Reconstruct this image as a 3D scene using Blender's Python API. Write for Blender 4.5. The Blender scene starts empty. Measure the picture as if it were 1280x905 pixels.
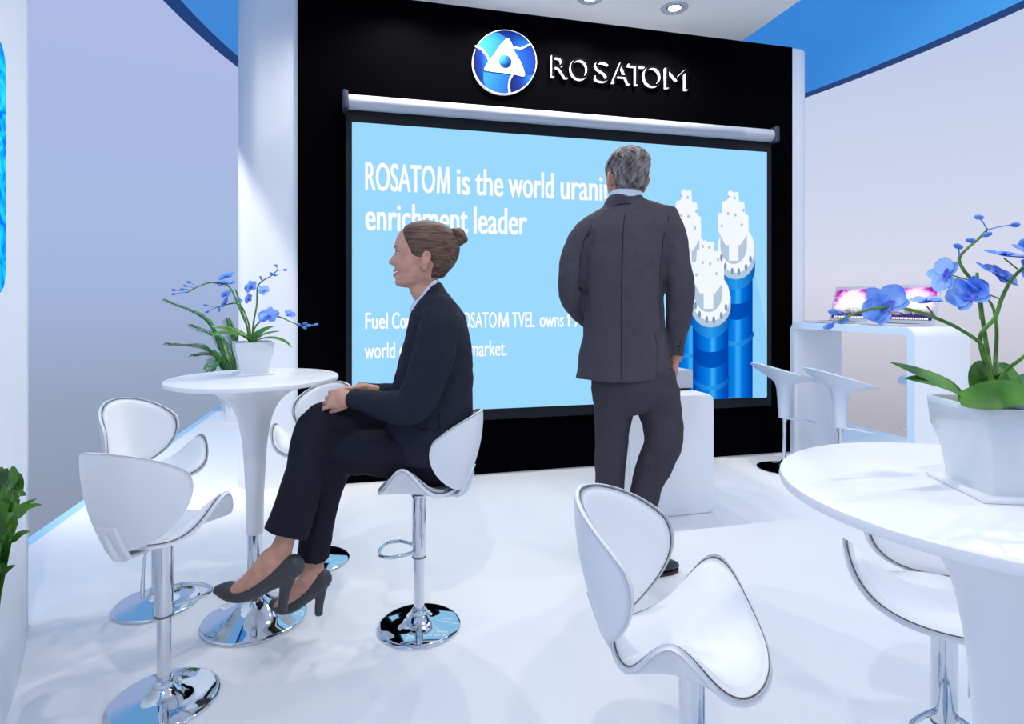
import bpy, bmesh, math, random
from mathutils import Vector, Matrix
random.seed(7)
R = math.radians
SC = bpy.context.scene
COL = SC.collection
F, HZ, CH = 725.0, 379.0, 1.2          # focal length in px, horizon row, eye height

def WP(px, py, Y):
    """point of the place seen at px,py at distance Y in front of the camera"""
    return Vector(((px-640)/F*Y, Y, CH-(py-HZ)/F*Y))
def GP(px, py, z=0.0):
    Y = (CH-z)*F/(py-HZ)
    return Vector(((px-640)/F*Y, Y, z))
# wall frame: origin, along-wall direction a, away direction b
O = Vector((-1.398, 3.783, 0)); TH = R(14.0)
A = Vector((math.cos(TH), math.sin(TH), 0)); B = Vector((-math.sin(TH), math.cos(TH), 0))
def ST(s, t, z=0.0): return O + A*s + B*t + Vector((0, 0, z))
def wallpt(px, py, t):
    d = Vector(((px-640)/F, 1, -(py-HZ)/F)); c = Vector((0, 0, CH))
    k = (t - (c-O).dot(B))/d.dot(B)
    p = c + d*k
    return (p-O).dot(A), p.z
def sline(px, s):
    """t where the vertical plane s=const is seen at px"""
    d = Vector(((px-640)/F, 1, 0)); k = (s-(-O).dot(A))/d.dot(A)
    return (d*k-O).dot(B)

def lin(c):
    return tuple((v/255/12.92 if v/255 <= .04045 else ((v/255+.055)/1.055)**2.4) for v in c)
def mat(name, rgb, rough=.5, metal=0.0, spec=.5, emit=None, es=1.0, bump=None, coat=0.0, var=None, aniso=None, trans=0.0):
    m = bpy.data.materials.new(name); m.use_nodes = True
    nt = m.node_tree; b = nt.nodes['Principled BSDF']
    c = lin(rgb)
    b.inputs['Base Color'].default_value = (*c, 1)
    b.inputs['Roughness'].default_value = rough; b.inputs['Metallic'].default_value = metal
    b.inputs['Specular IOR Level'].default_value = spec
    b.inputs['Coat Weight'].default_value = coat
    b.inputs['Coat Roughness'].default_value = .05
    if emit is not None:
        b.inputs['Emission Color'].default_value = (*lin(emit), 1); b.inputs['Emission Strength'].default_value = es
    if var or bump:
        tc = nt.nodes.new('ShaderNodeTexCoord'); mp = nt.nodes.new('ShaderNodeMapping')
        nt.links.new(tc.outputs['Object'], mp.inputs[0])
        if aniso: mp.inputs['Scale'].default_value = aniso
    if var:
        n = nt.nodes.new('ShaderNodeTexNoise'); n.inputs['Scale'].default_value = var[0]; n.inputs['Detail'].default_value = 4
        r = nt.nodes.new('ShaderNodeValToRGB'); nt.links.new(mp.outputs[0], n.inputs[0]); nt.links.new(n.outputs[0], r.inputs[0])
        r.color_ramp.elements[0].position = .35; r.color_ramp.elements[1].position = .65
        r.color_ramp.elements[0].color = (*lin(var[1]), 1); r.color_ramp.elements[1].color = (*lin(var[2]), 1)
        nt.links.new(r.outputs[0], b.inputs['Base Color'])
    if bump:
        n = nt.nodes.new('ShaderNodeTexNoise'); n.inputs['Scale'].default_value = bump[0]; n.inputs['Detail'].default_value = 3
        nt.links.new(mp.outputs[0], n.inputs[0])
        bp = nt.nodes.new('ShaderNodeBump'); bp.inputs['Strength'].default_value = bump[1]; bp.inputs['Distance'].default_value = bump[2] if len(bump) > 2 else .01
        nt.links.new(n.outputs[0], bp.inputs['Height']); nt.links.new(bp.outputs[0], b.inputs['Normal'])
    return m
M = {}
M['floor'] = mat('floor_white', (234, 233, 235), .55, spec=.22, bump=(220, .015, .002))
M['edge'] = mat('floor_edge_blue', (166, 212, 250), .4)
M['white'] = mat('white_lacquer', (236, 238, 242), .3, spec=.4)
M['wallwhite'] = mat('wall_white', (232, 236, 243), .55, spec=.3)
M['plastic'] = mat('white_plastic', (226, 230, 235), .32, spec=.5)
M['leather'] = mat('white_leather', (238, 240, 244), .38, spec=.5, bump=(500, .05, .001))
M['seam'] = mat('seam_dark', (104, 108, 114), .5)
M['stoolblue'] = mat('bucket_stool_plastic', (214, 224, 236), .4)
M['chrome'] = mat('chrome', (214, 220, 227), .04, metal=1.0)
M['silver'] = mat('brushed_silver', (190, 196, 208), .6, metal=.25, spec=.5)
M['black'] = mat('black_panel', (3, 3, 5), .9, spec=.02)
M['letterface'] = mat('letter_face_black', (4, 4, 6), .8, spec=.05)
M['border'] = mat('screen_border', (24, 27, 33), .6, spec=.2)
M['cap'] = mat('casing_cap', (52, 62, 80), .5, spec=.3)
M['ceiling'] = mat('ceiling_white', (250, 250, 250), .7, spec=.2)
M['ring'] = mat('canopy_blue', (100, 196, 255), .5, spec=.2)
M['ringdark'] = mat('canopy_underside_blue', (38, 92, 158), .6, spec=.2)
M['lamp'] = mat('lamp_lens', (255, 255, 255), .5, emit=(255, 250, 240), es=6)
M['pot'] = mat('glazed_pot', (222, 228, 232), .12, coat=.6)
M['potw'] = mat('white_planter', (236, 236, 240), .4)
M['soil'] = mat('soil', (60, 48, 36), .9, var=(60, (40, 30, 22), (80, 66, 50)))
M['leaf'] = mat('orchid_leaf', (66, 120, 38), .35, spec=.5, var=(14, (40, 92, 22), (98, 156, 48)), aniso=(1, 1, 1))
M['stem'] = mat('orchid_stem', (70, 120, 40), .5, var=(30, (48, 92, 28), (104, 156, 50)))
M['petal'] = mat('orchid_petal', (112, 164, 248), .5, spec=.3, var=(28, (72, 126, 240), (168, 206, 255)))
M['lip'] = mat('orchid_lip', (92, 112, 226), .5)
M['bud'] = mat('orchid_bud', (74, 128, 222), .45, var=(60, (60, 110, 212), (108, 160, 236)))
M['palm'] = mat('palm_leaf', (34, 84, 38), .45, var=(9, (40, 98, 44), (88, 150, 70)))
M['shrub'] = mat('glossy_leaf', (50, 100, 26), .25, spec=.6, var=(11, (20, 62, 10), (72, 128, 30)))
M['suitw'] = mat('navy_suit', (34, 36, 50), .85, spec=.2, bump=(26, .35, .012))
M['suitm'] = mat('charcoal_suit', (74, 71, 80), .88, spec=.15, bump=(17, .4, .014), aniso=(1.3, 1.3, .55))
M['trousw'] = mat('navy_trousers', (26, 27, 38), .85, spec=.2, bump=(18, .3, .012))
M['trousm'] = mat('charcoal_trousers', (66, 63, 71), .88, spec=.15, bump=(15, .4, .016), aniso=(.9, .9, .9))
M['seamw'] = mat('navy_seam', (18, 19, 28), .9, spec=.1)
M['seamm'] = mat('charcoal_seam', (44, 42, 48), .9, spec=.1)
M['shirt'] = mat('pale_shirt', (208, 218, 236), .7)
M['skin'] = mat('skin', (196, 148, 126), .5, spec=.3, var=(30, (188, 138, 118), (204, 156, 134)))
M['skin2'] = mat('skin_tanned', (192, 138, 118), .5, spec=.3)
M['lips'] = mat('lips_pink', (190, 92, 98), .4)
M['teeth'] = mat('teeth', (235, 230, 225), .3)
M['eyew'] = mat('eye_white', (225, 222, 220), .2)
M['eyed'] = mat('eye_dark', (30, 24, 22), .2)
M['brow'] = mat('brow_hair', (96, 74, 62), .8)
M['hairw'] = mat('brown_hair', (110, 86, 72), .6, spec=.3, var=(60, (62, 46, 39), (112, 88, 74)), aniso=(.25, 1, 2.2), bump=(60, .5, .006))
M['hairm'] = mat('grey_hair', (128, 120, 118), .7, spec=.3, var=(55, (66, 58, 56), (150, 145, 143)), aniso=(1, 1, .3), bump=(120, .9, .006))
M['shoew'] = mat('grey_leather_shoe', (62, 62, 66), .45, spec=.4)
M['shoem'] = mat('dark_leather_shoe', (48, 48, 54), .4, spec=.4)
M['lapblk'] = mat('keyboard_black', (30, 30, 34), .5)
def emis(name, rgb, s=1.0):
    m = bpy.data.materials.new(name); m.use_nodes = True; nt = m.node_tree
    nt.nodes.clear(); e = nt.nodes.new('ShaderNodeEmission'); o = nt.nodes.new('ShaderNodeOutputMaterial')
    e.inputs[0].default_value = (*lin(rgb), 1); e.inputs[1].default_value = s; nt.links.new(e.outputs[0], o.inputs[0]); return m
M['scr'] = emis('screen_light_blue', (155, 217, 255)); M['scrtext'] = emis('screen_text_white', (255, 255, 255))
M['pw'] = emis('picture_white', (244, 249, 255)); M['ps'] = emis('picture_silver', (178, 200, 222)); M['pg'] = emis('picture_steel', (120, 150, 186))
M['swirl'] = emis('screen_pale_swirl', (140, 208, 252))

def emis_ramp(name, stops, kind='x', scale=1.0, loc=(0, 0, 0), noise=None):
    m = bpy.data.materials.new(name); m.use_nodes = True; nt = m.node_tree; nt.nodes.clear()
    e = nt.nodes.new('ShaderNodeEmission'); o = nt.nodes.new('ShaderNodeOutputMaterial'); nt.links.new(e.outputs[0], o.inputs[0])
    tc = nt.nodes.new('ShaderNodeTexCoord'); r = nt.nodes.new('ShaderNodeValToRGB')
    cr = r.color_ramp
    for i, (p, c) in enumerate(stops):
        el = cr.elements[i] if i < 2 else cr.elements.new(p)
        if i < 2: el.position = p
        el.color = (*lin(c), 1)
    if noise:
        n = nt.nodes.new('ShaderNodeTexNoise'); n.inputs['Scale'].default_value = noise[0]; n.inputs['Detail'].default_value = 5
        n.inputs['Distortion'].default_value = noise[1]
        nt.links.new(tc.outputs['Generated'], n.inputs[0]); nt.links.new(n.outputs[0], r.inputs[0])
    else:
        s = nt.nodes.new('ShaderNodeSeparateXYZ'); nt.links.new(tc.outputs['Generated'], s.inputs[0])
        nt.links.new(s.outputs[{'x': 0, 'y': 1, 'z': 2}[kind]], r.inputs[0])
    nt.links.new(r.outputs[0], e.inputs[0]); return m
M['cyl'] = emis_ramp('picture_blue_cylinder', [(0, (0, 52, 150)), (1, (0, 60, 160)), (.18, (0, 96, 205)), (.45, (10, 130, 232)), (.55, (60, 176, 250)), (.68, (0, 118, 222)), (.9, (0, 80, 186))])
M['cylband'] = emis_ramp('picture_blue_band', [(0, (0, 84, 176)), (1, (0, 84, 176)), (.5, (40, 156, 238))])
M['cyldark'] = emis_ramp('picture_deep_blue', [(0, (0, 60, 160)), (1, (0, 66, 170)), (.5, (0, 84, 190))])
M['water'] = emis_ramp('blue_water_display', [(0, (6, 40, 150)), (1, (130, 220, 255)), (.42, (0, 92, 205)), (.6, (20, 160, 245))], noise=(7, 2.5))
M['emb'] = emis_ramp('emblem_blue', [(0, (14, 50, 128)), (1, (96, 190, 240)), (.5, (40, 120, 200))], 'x')
def printed(name, stops, kind='x'):
    m = bpy.data.materials.new(name); m.use_nodes = True; nt = m.node_tree; b = nt.nodes['Principled BSDF']
    tc = nt.nodes.new('ShaderNodeTexCoord'); s = nt.nodes.new('ShaderNodeSeparateXYZ'); r = nt.nodes.new('ShaderNodeValToRGB')
    nt.links.new(tc.outputs['Generated'], s.inputs[0]); nt.links.new(s.outputs[{'x': 0, 'y': 1, 'z': 2}[kind]], r.inputs[0])
    for i, (p, c) in enumerate(stops):
        el = r.color_ramp.elements[i] if i < 2 else r.color_ramp.elements.new(p)
        if i < 2: el.position = p
        el.color = (*lin(c), 1)
    nt.links.new(r.outputs[0], b.inputs['Base Color']); b.inputs['Roughness'].default_value = .8; b.inputs['Specular IOR Level'].default_value = .1
    # faint glow added over the printed emblem colours
    nt.links.new(r.outputs[0], b.inputs['Emission Color']); b.inputs['Emission Strength'].default_value = .15
    return m
M['embd'] = printed('emblem_dark_blade', [(0, (2, 6, 60)), (1, (24, 96, 170)), (.5, (6, 36, 110))])
M['embl'] = printed('emblem_light_blade', [(0, (44, 124, 186)), (1, (8, 36, 112)), (.5, (20, 76, 150))])
M['embs'] = printed('emblem_core', [(0, (60, 140, 190)), (1, (6, 24, 90)), (.6, (20, 70, 140))])
M['embw'] = mat('emblem_white', (250, 250, 252), .4, emit=(255, 255, 255), es=.25)
M['side'] = mat('letter_side_white', (250, 250, 252), .4, emit=(255, 255, 255), es=.9)  # white sides, with emission added to brighten them

# ---------- objects
def _link(name, me, m, parent):
    o = bpy.data.objects.new(name, me); COL.objects.link(o)
    if m is not None:
        for mm in (m if isinstance(m, (list, tuple)) else [m]): me.materials.append(mm)
    if parent: o.parent = parent
    return o
def root_of(o):
    while o.parent: o = o.parent
    return o
def obj(name, vf, m, parent=None, smooth=True, world=False, label=None, autos=None):
    vs, fs = vf[0], vf[1]
    if world and parent is not None:
        inv = root_of(parent).matrix_basis.inverted(); vs = [inv @ Vector(v) for v in vs]
    me = bpy.data.meshes.new(name); me.from_pydata([tuple(v) for v in vs], [], fs); me.update()
    if smooth: me.polygons.foreach_set('use_smooth', [True]*len(me.polygons))
    if autos is not None and smooth: 
        me.update(); me.set_sharp_from_angle(angle=R(autos))
    o = _link(name, me, m, parent)
    if label: o['label'] = label
    return o
def bmobj(name, bm, m, parent=None, smooth=False, autos=None, label=None):
    bmesh.ops.recalc_face_normals(bm, faces=bm.faces)
    me = bpy.data.meshes.new(name); bm.to_mesh(me); bm.free()
    if smooth:
        me.polygons.foreach_set('use_smooth', [True]*len(me.polygons))
        if autos: me.set_sharp_from_angle(angle=R(autos))
    o = _link(name, me, m, parent)
    if label: o['label'] = label
    return o
def thing(name, label, cat, loc=(0, 0, 0), rz=0.0, group=None):
    o = bpy.data.objects.new(name, None); COL.objects.link(o)
    o.empty_display_size = .1
    o.location = loc; o.rotation_euler = (0, 0, rz)
    o.matrix_basis = Matrix.Translation(Vector(loc)) @ Matrix.Rotation(rz, 4, 'Z')
    o['label'] = label; o['category'] = cat
    if group: o['group'] = group
    return o
def structure(o): o['kind'] = 'structure'; return o
def copy_tree(o, parent=None):
    c = o.copy(); COL.objects.link(c)
    if parent: c.parent = parent
    for ch in [x for x in list(bpy.data.objects) if x.parent == o]: copy_tree(ch, c)
    return c
def place(o, loc, rz, label, group=None):
    o.location = loc; o.rotation_euler = (0, 0, rz); o['label'] = label
    if group: o['group'] = group
    return o
def join(*vfs):
    V, Fc = [], []
    for vs, fs in vfs:
        n = len(V); V += [Vector(v) for v in vs]; Fc += [tuple(i+n for i in f) for f in fs]
    return V, Fc
def xf(vf, mtx): return [mtx @ Vector(v) for v in vf[0]], vf[1]

def lathe(prof, seg=48, c=(0, 0, 0), capb=True, capt=True, fn=None):
    V, Fc = [], []
    for (r, z) in prof:
        for i in range(seg):
            a = 2*math.pi*i/seg; p = Vector((r*math.cos(a), r*math.sin(a), z))
            if fn: p = fn(p, a, r, z)
            V.append(p+Vector(c))
    n = len(prof)
    for k in range(n-1):
        for i in range(seg):
            j = (i+1) % seg; Fc.append((k*seg+i, k*seg+j, (k+1)*seg+j, (k+1)*seg+i))
    if capb: Fc.append(tuple(reversed(range(seg))))
    if capt: Fc.append(tuple((n-1)*seg+i for i in range(seg)))
    return V, Fc
def boxbm(x0, x1, y0, y1, z0, z1, bev=0, seg=3, mtx=None):
    bm = bmesh.new(); bmesh.ops.create_cube(bm, size=1)
    for v in bm.verts: v.co = Vector((x0+(v.co.x+.5)*(x1-x0), y0+(v.co.y+.5)*(y1-y0), z0+(v.co.z+.5)*(z1-z0)))
    if bev: bmesh.ops.bevel(bm, geom=list(bm.edges), offset=bev, segments=seg, profile=.5, affect='EDGES')
    if mtx: bm.transform(mtx)
    return bm
def prism(poly, h0, h1, axis='z'):
    """poly list of 2d, extruded"""
    n = len(poly); V = []
    for h in (h0, h1):
        for (p, q) in poly:
            V.append({'z': (p, q, h), 'y': (p, h, q), 'x': (h, p, q)}[axis])
    Fc = [tuple(range(n)), tuple(reversed(range(n, 2*n)))]
    for i in range(n):
        j = (i+1) % n; Fc.append((j, i, n+i, n+j))
    return V, Fc
def prismobj(name, poly, h0, h1, axis, m, parent, autos=35, bev=0):
    V, Fc = prism(poly, h0, h1, axis); bm = bmesh.new(); vs = [bm.verts.new(v) for v in V]
    for f in Fc: bm.faces.new([vs[i] for i in f])
    if bev:
        bm.normal_update()
        es = [e for e in bm.edges if len(e.link_faces) == 2 and e.calc_face_angle(0) > R(60)]
        bmesh.ops.bevel(bm, geom=es, offset=bev, segments=3, profile=.5, affect='EDGES')
    return bmobj(name, bm, m, parent, True, autos)
def arc(cx, cy, r, a0, a1, n=8):
    return [(cx+r*math.cos(R(a0+(a1-a0)*i/n)), cy+r*math.sin(R(a0+(a1-a0)*i/n))) for i in range(n+1)]
def cr(pts, sub=5, closed=False):
    """catmull-rom over lists of equal-length tuples"""
    P = [tuple(p) for p in pts]; n = len(P); out = []
    rng = n if closed else n-1
    for i in range(rng):
        p0 = P[(i-1) % n] if closed else P[max(i-1, 0)]; p1 = P[i]; p2 = P[(i+1) % n]
        p3 = P[(i+2) % n] if closed else P[min(i+2, n-1)]
        for k in range(sub):
            t = k/sub
            out.append(tuple(.5*((2*b)+(-a+c)*t+(2*a-5*b+4*c-d)*t*t+(-a+3*b-3*c+d)*t**3) for a, b, c, d in zip(p0, p1, p2, p3)))
    if not closed: out.append(P[-1])
    return out
def tube(pts, ref=(0, 1, 0), seg=16, sub=4, round0=False, round1=False, up=None):
    """pts: (x,y,z,r1,r2): r2 is the radius along ref, r1 across; up fixes the section normal"""
    P = [tuple(p) if len(p) == 5 else (p[0], p[1], p[2], p[3], p[3]) for p in pts]
    if sub > 1 and len(P) > 1: P = cr(P, sub)
    n = len(P); V = []; Fc = []
    C = [Vector(p[:3]) for p in P]; rings = []
    ref = Vector(ref)
    for i in range(n):
        T = (C[min(i+1, n-1)]-C[max(i-1, 0)]).normalized() if up is None else Vector(up).normalized()
        D = ref-T*ref.dot(T)
        if D.length < .05: D = Vector((1, 0, 0))-T*T.x
        D.normalize(); N = T.cross(D)
        rings.append((C[i], T, N, D, max(P[i][3], 1e-4), max(P[i][4], 1e-4)))
    if round0:
        c, T, N, D, a, b = rings[0]; m = min(a, b)
        ex = [(c-T*m*math.sin(R(q)), T, N, D, a*math.cos(R(q)), b*math.cos(R(q))) for q in (75, 50, 25)]; rings = ex+rings
    if round1:
        c, T, N, D, a, b = rings[-1]; m = min(a, b)
        rings = rings+[(c+T*m*math.sin(R(q)), T, N, D, a*math.cos(R(q)), b*math.cos(R(q))) for q in (25, 50, 75)]
    for (c, T, N, D, a, b) in rings:
        for k in range(seg):
            q = 2*math.pi*k/seg; V.append(c+N*(a*math.cos(q))+D*(b*math.sin(q)))
    n = len(rings)
    for i in range(n-1):
        for k in range(seg):
            j = (k+1) % seg; Fc.append((i*seg+k, i*seg+j, (i+1)*seg+j, (i+1)*seg+k))
    Fc.append(tuple(reversed(range(seg)))); Fc.append(tuple((n-1)*seg+i for i in range(seg)))
    return V, Fc
def ellipsoid(c, a, b, d, mtx=None, seg=20, rings=12):
    V = []; Fc = []
    for i in range(1, rings):
        ph = math.pi*i/rings
        for k in range(seg):
            q = 2*math.pi*k/seg; V.append(Vector((a*math.sin(ph)*math.cos(q), b*math.sin(ph)*math.sin(q), -d*math.cos(ph))))
    n = rings-1
    for i in range(n-1):
        for k in range(seg):
            j = (k+1) % seg; Fc.append((i*seg+k, i*seg+j, (i+1)*seg+j, (i+1)*seg+k))
    V.append(Vector((0, 0, -d))); V.append(Vector((0, 0, d)))
    for k in range(seg):
        j = (k+1) % seg; Fc.append((n*seg, j, k)); Fc.append((n*seg+1, (n-1)*seg+k, (n-1)*seg+j))
    if mtx is not None: V = [mtx @ v for v in V]
    return [v+Vector(c) for v in V], Fc
def frame(xd, zd):
    """rotation matrix whose x axis is xd and z near zd"""
    x = Vector(xd).normalized(); z = Vector(zd); z = (z-x*z.dot(x))
    if z.length < 1e-3: z = Vector((0, 1, 0))-x*x.y
    z.normalize(); y = z.cross(x)
    return Matrix((x, y, z)).transposed()
def remesh(o, voxel, smooth=3, fac=.5, disp=None):
    m = o.modifiers.new('union', 'REMESH'); m.mode = 'VOXEL'; m.voxel_size = voxel; m.use_smooth_shade = True
    if smooth:
        s = o.modifiers.new('soften', 'SMOOTH'); s.iterations = smooth; s.factor = fac
    if disp:
        tx = bpy.data.textures.new(o.name+'_folds', 'CLOUDS'); tx.noise_scale = disp[0]; tx.noise_depth = 2
        d = o.modifiers.new('folds', 'DISPLACE'); d.texture = tx; d.strength = disp[1]; d.mid_level = .5; d.texture_coords = 'LOCAL'
        s = o.modifiers.new('soften_folds', 'SMOOTH'); s.iterations = 2
    return o
# ================= camera, world =================
cam = bpy.data.cameras.new('camera'); cam.sensor_width = 36; cam.lens = F/1280*36
cam.shift_y = -(452.5-HZ)/1280; cam.clip_start = .05
co = bpy.data.objects.new('camera', cam); COL.objects.link(co); co.location = (0, 0, CH); co.rotation_euler = (R(90), 0, 0); SC.camera = co
SC.view_settings.view_transform = 'Standard'; SC.view_settings.look = 'None'; SC.view_settings.gamma = 1; SC.view_settings.exposure = 0
SC.view_settings.use_curve_mapping = False
w = bpy.data.worlds.new('world'); SC.world = w; w.use_nodes = True; nt = w.node_tree
bg = nt.nodes['Background']; tc = nt.nodes.new('ShaderNodeTexCoord'); sp = nt.nodes.new('ShaderNodeSeparateXYZ')
nt.links.new(tc.outputs['Generated'], sp.inputs[0])
def wramp(stops):
    mr = nt.nodes.new('ShaderNodeMapRange'); mr.inputs[1].default_value = -.5; mr.inputs[2].default_value = 1
    nt.links.new(sp.outputs[2], mr.inputs[0]); r = nt.nodes.new('ShaderNodeValToRGB'); nt.links.new(mr.outputs[0], r.inputs[0])
    for i, (p, c) in enumerate(stops):
        el = r.color_ramp.elements[i] if i < 2 else r.color_ramp.elements.new((p+.5)/1.5)
        if i < 2: el.position = (p+.5)/1.5
        el.color = (*lin(c), 1)
    return r
rl = wramp([(-.5, (130, 142, 164)), (1, (118, 176, 228)), (-.3, (139, 151, 174)), (-.13, (150, 165, 191)), (0, (161, 179, 216)), (.1, (167, 187, 226)), (.25, (169, 186, 228)), (.4, (174, 186, 229)), (.47, (148, 182, 228)), (.6, (118, 174, 226))])
rr = wramp([(-.5, (150, 150, 164)), (1, (118, 176, 228)), (-.17, (176, 174, 186)), (-.05, (203, 203, 217)), (.04, (217, 219, 237)), (.15, (208, 215, 238)), (.38, (189, 203, 232)), (.47, (150, 184, 229)), (.6, (122, 176, 228))])
mr = nt.nodes.new('ShaderNodeMapRange'); mr.inputs[1].default_value = -.45; mr.inputs[2].default_value = .5; mr.interpolation_type = 'SMOOTHSTEP'
nt.links.new(sp.outputs[0], mr.inputs[0]); mx = nt.nodes.new('ShaderNodeMix'); mx.data_type = 'RGBA'
nt.links.new(mr.outputs[0], mx.inputs[0]); nt.links.new(rl.outputs[0], mx.inputs[6]); nt.links.new(rr.outputs[0], mx.inputs[7])
nt.links.new(mx.outputs[2], bg.inputs[0]); bg.inputs[1].default_value = 1.0

# ================= setting =================
def stobj(name, bm, m, smooth=True, autos=35):
    o = bmobj(name, bm, m, None, smooth, autos); o.location = O; o.rotation_euler = (0, 0, TH); return structure(o)
stobj('floor', boxbm(-1.18, 5.11, -6.2, 4.2, -.12, 0), M['floor'], False)
e1 = boxbm(-1.24, -1.18, -6.2, 4.2, -.12, .001)
stobj('trim_1', e1, M['edge'], False)
# back wall: white slab with bullnose ends
WH = 3.27
sl0, sl1 = -.385, 3.99
poly = []
rL, rR = .15, .15
poly += arc(sl0+rL, .01+rL, rL, 270, 180, 10)+arc(sl0+rL, .36-rL, rL, 180, 90, 10)
poly += arc(sl1-rR, .36-rR, rR, 90, 0, 10)+arc(sl1-rR, .01+rR, rR, 0, -90, 10)
V_, F_ = prism(poly, 0, WH, 'z'); bm = bmesh.new(); vs = [bm.verts.new(v) for v in V_]
for f in F_: bm.faces.new([vs[i] for i in f])
wb = stobj('wall_back', bm, M['wallwhite'])
pb = bmobj('black_panel', boxbm(0, 3.778, -.004, .02, .0, WH), M['black'], wb); pb['kind'] = 'structure'
# ceiling
stobj('ceiling', boxbm(-.05, 3.31, -4.9, -.006, WH, WH+.06), M['ceiling'], False)
# canopy ring
cs, ct, ea, eb = 1.50+(-O).dot(A), 3.18+(-O).dot(B), 2.93, 4.92
z0, z1 = CH+2.05, CH+2.05*1.452
def ell(a, k, n=128): return [(cs+(ea+k)*math.cos(2*math.pi*i/n), ct+(eb+k)*math.sin(2*math.pi*i/n)) for i in range(n)]
def band(k0, k1, za, zb):
    n = 128; pi_, po = ell(0, k0), ell(0, k1); V = [(*p, z) for ring, z in ((pi_, za), (po, za), (po, zb), (pi_, zb)) for p in ring]; Fc = []
    for r_ in range(4):
        for i in range(n):
            j = (i+1) % n; a0 = r_*n; b0 = ((r_+1) % 4)*n; Fc.append((a0+i, a0+j, b0+j, b0+i))
    return V, Fc
V_, F_ = band(-.12, 0, z0, z1)
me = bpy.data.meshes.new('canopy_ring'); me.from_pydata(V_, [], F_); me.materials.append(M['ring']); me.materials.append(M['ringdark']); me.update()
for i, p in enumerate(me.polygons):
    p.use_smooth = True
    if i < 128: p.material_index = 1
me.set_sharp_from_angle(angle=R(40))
o = bpy.data.objects.new('canopy_ring', me); COL.objects.link(o); o.location = O; o.rotation_euler = (0, 0, TH)
o['label'] = 'large blue oval canopy ring hanging above the booth'; o['category'] = 'canopy'
# near curved wall on the left
wc = Vector((-4.88, -.40)); wr = 4.0
def wl(ang, rr): return (wc.x+rr*math.cos(R(ang)), wc.y+rr*math.sin(R(ang)))
a_end = math.degrees(math.atan2(2.17-wc.y, -1.82-wc.x))
poly = [wl(a_end-1+ -60*i/40, wr) for i in range(41)]+[wl(a_end-1-60*i/40, wr-.12) for i in range(40, -1, -1)]
V_, F_ = prism(poly, 0, 3.6, 'z'); o = obj('wall_left', (V_, F_), M['wallwhite'], None, True, autos=35); structure(o)
poly = [wl(a_end-1+i*.25, wr+.004) for i in range(5)]+[wl(a_end-1+i*.25, wr-.13) for i in range(4, -1, -1)]
o = obj('trim_3', prism(poly, 0, 3.6, 'z'), M['wallwhite'], None, False); structure(o)
# display on it
M['water'].node_tree.nodes['Emission'].inputs[1].default_value = 2.0
dp = thing('wall_display', 'blue glowing wave display mounted on the curved wall at the left edge', 'display')
aR = a_end-12.0
def dpoly(rr, grow=0):
    pts = []
    zt, zb, rad = 1.86+grow, 1.225-grow, .06
    L = 12.0
    zc = []
    for (u, z) in arc(rad/4/math.pi*180, zt-rad, rad, 180, 90, 6)[0:0]: pass
    k = 180/math.pi/wr
    out = []
    for cx, cz, q0, q1 in ((-(rad), zt-rad, 0, 90), (-(.8-rad), zt-rad, 90, 180), (-(.8-rad), zb+rad, 180, 270), (-(rad), zb+rad, 270, 360)):
        for (u, z) in arc(cx, cz, rad, q0, q1, 6): out.append((aR+u*k, z))
    return out
def curvedpanel(rr0, rr1):
    ol = dpoly(rr0); n = len(ol); V = []
    for rr in (rr0, rr1):
        for (a, z) in ol: x, y = wl(a, rr); V.append((x, y, z))
    Fc = []
    for i in range(n):
        j = (i+1) % n; Fc.append((i, j, n+j, n+i))
    # strips by symmetric pairing: fan in columns
    Fc.append(tuple(range(n, 2*n))); return V, Fc
obj('display_panel', curvedpanel(wr-.01, wr+.045), M['water'], dp, False)

# ================= downlights =================
def downlight(label, s, t, src=None, EN=46):
    p = ST(s, t, WH)
    if src is None:
        th = thing('downlight', label, 'ceiling light', p, 0, 'recessed downlights in the ceiling')
        obj('bezel', lathe([(.052, -.001), (.062, -.006), (.088, -.006), (.094, -.001)], 40, capb=False, capt=False), M['silver'], th)
        obj('lens', lathe([(.001, -.004), (.04, -.004), (.046, -.001)], 32, capb=False, capt=False), M['lamp'], th)
        obj('reflector', lathe([(.044, -.0035), (.054, -.002)], 32, capb=False, capt=False), M['chrome'], th)
    else:
        th = copy_tree(src); place(th, p, 0, label, 'recessed downlights in the ceiling')
    L = bpy.data.lights.new('downlight_lamp', 'SPOT'); L.energy = EN; L.spot_size = R(150); L.spot_blend = .6; L.shadow_soft_size = .022; L.color = (1, .955, .89)
    lo = bpy.data.objects.new('downlight_lamp', L); COL.objects.link(lo); lo.location = p+Vector((0, 0, -.03))
    return th
EN = 16
d0 = downlight('recessed round downlight in white ceiling above the end of the wall lettering', 2.53, -.34)
downlight('recessed round downlight cut by the top edge of the photo', 1.907, -.325, d0)
for s, t, en in ((1.28, -.33, 48), (.66, -.33, 52), (.7, -2.2, 16), (1.7, -2.2, 20), (2.9, -2.2, 30), (.26, -4.07, 80), (1.9, -3.9, 20), (3.0, -3.9, 34), (.15, -1.1, 14)):  # last entry is an extra lamp, added to brighten the white column
    downlight('recessed round downlight in the ceiling above the frame', s, t, d0, en)

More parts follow.
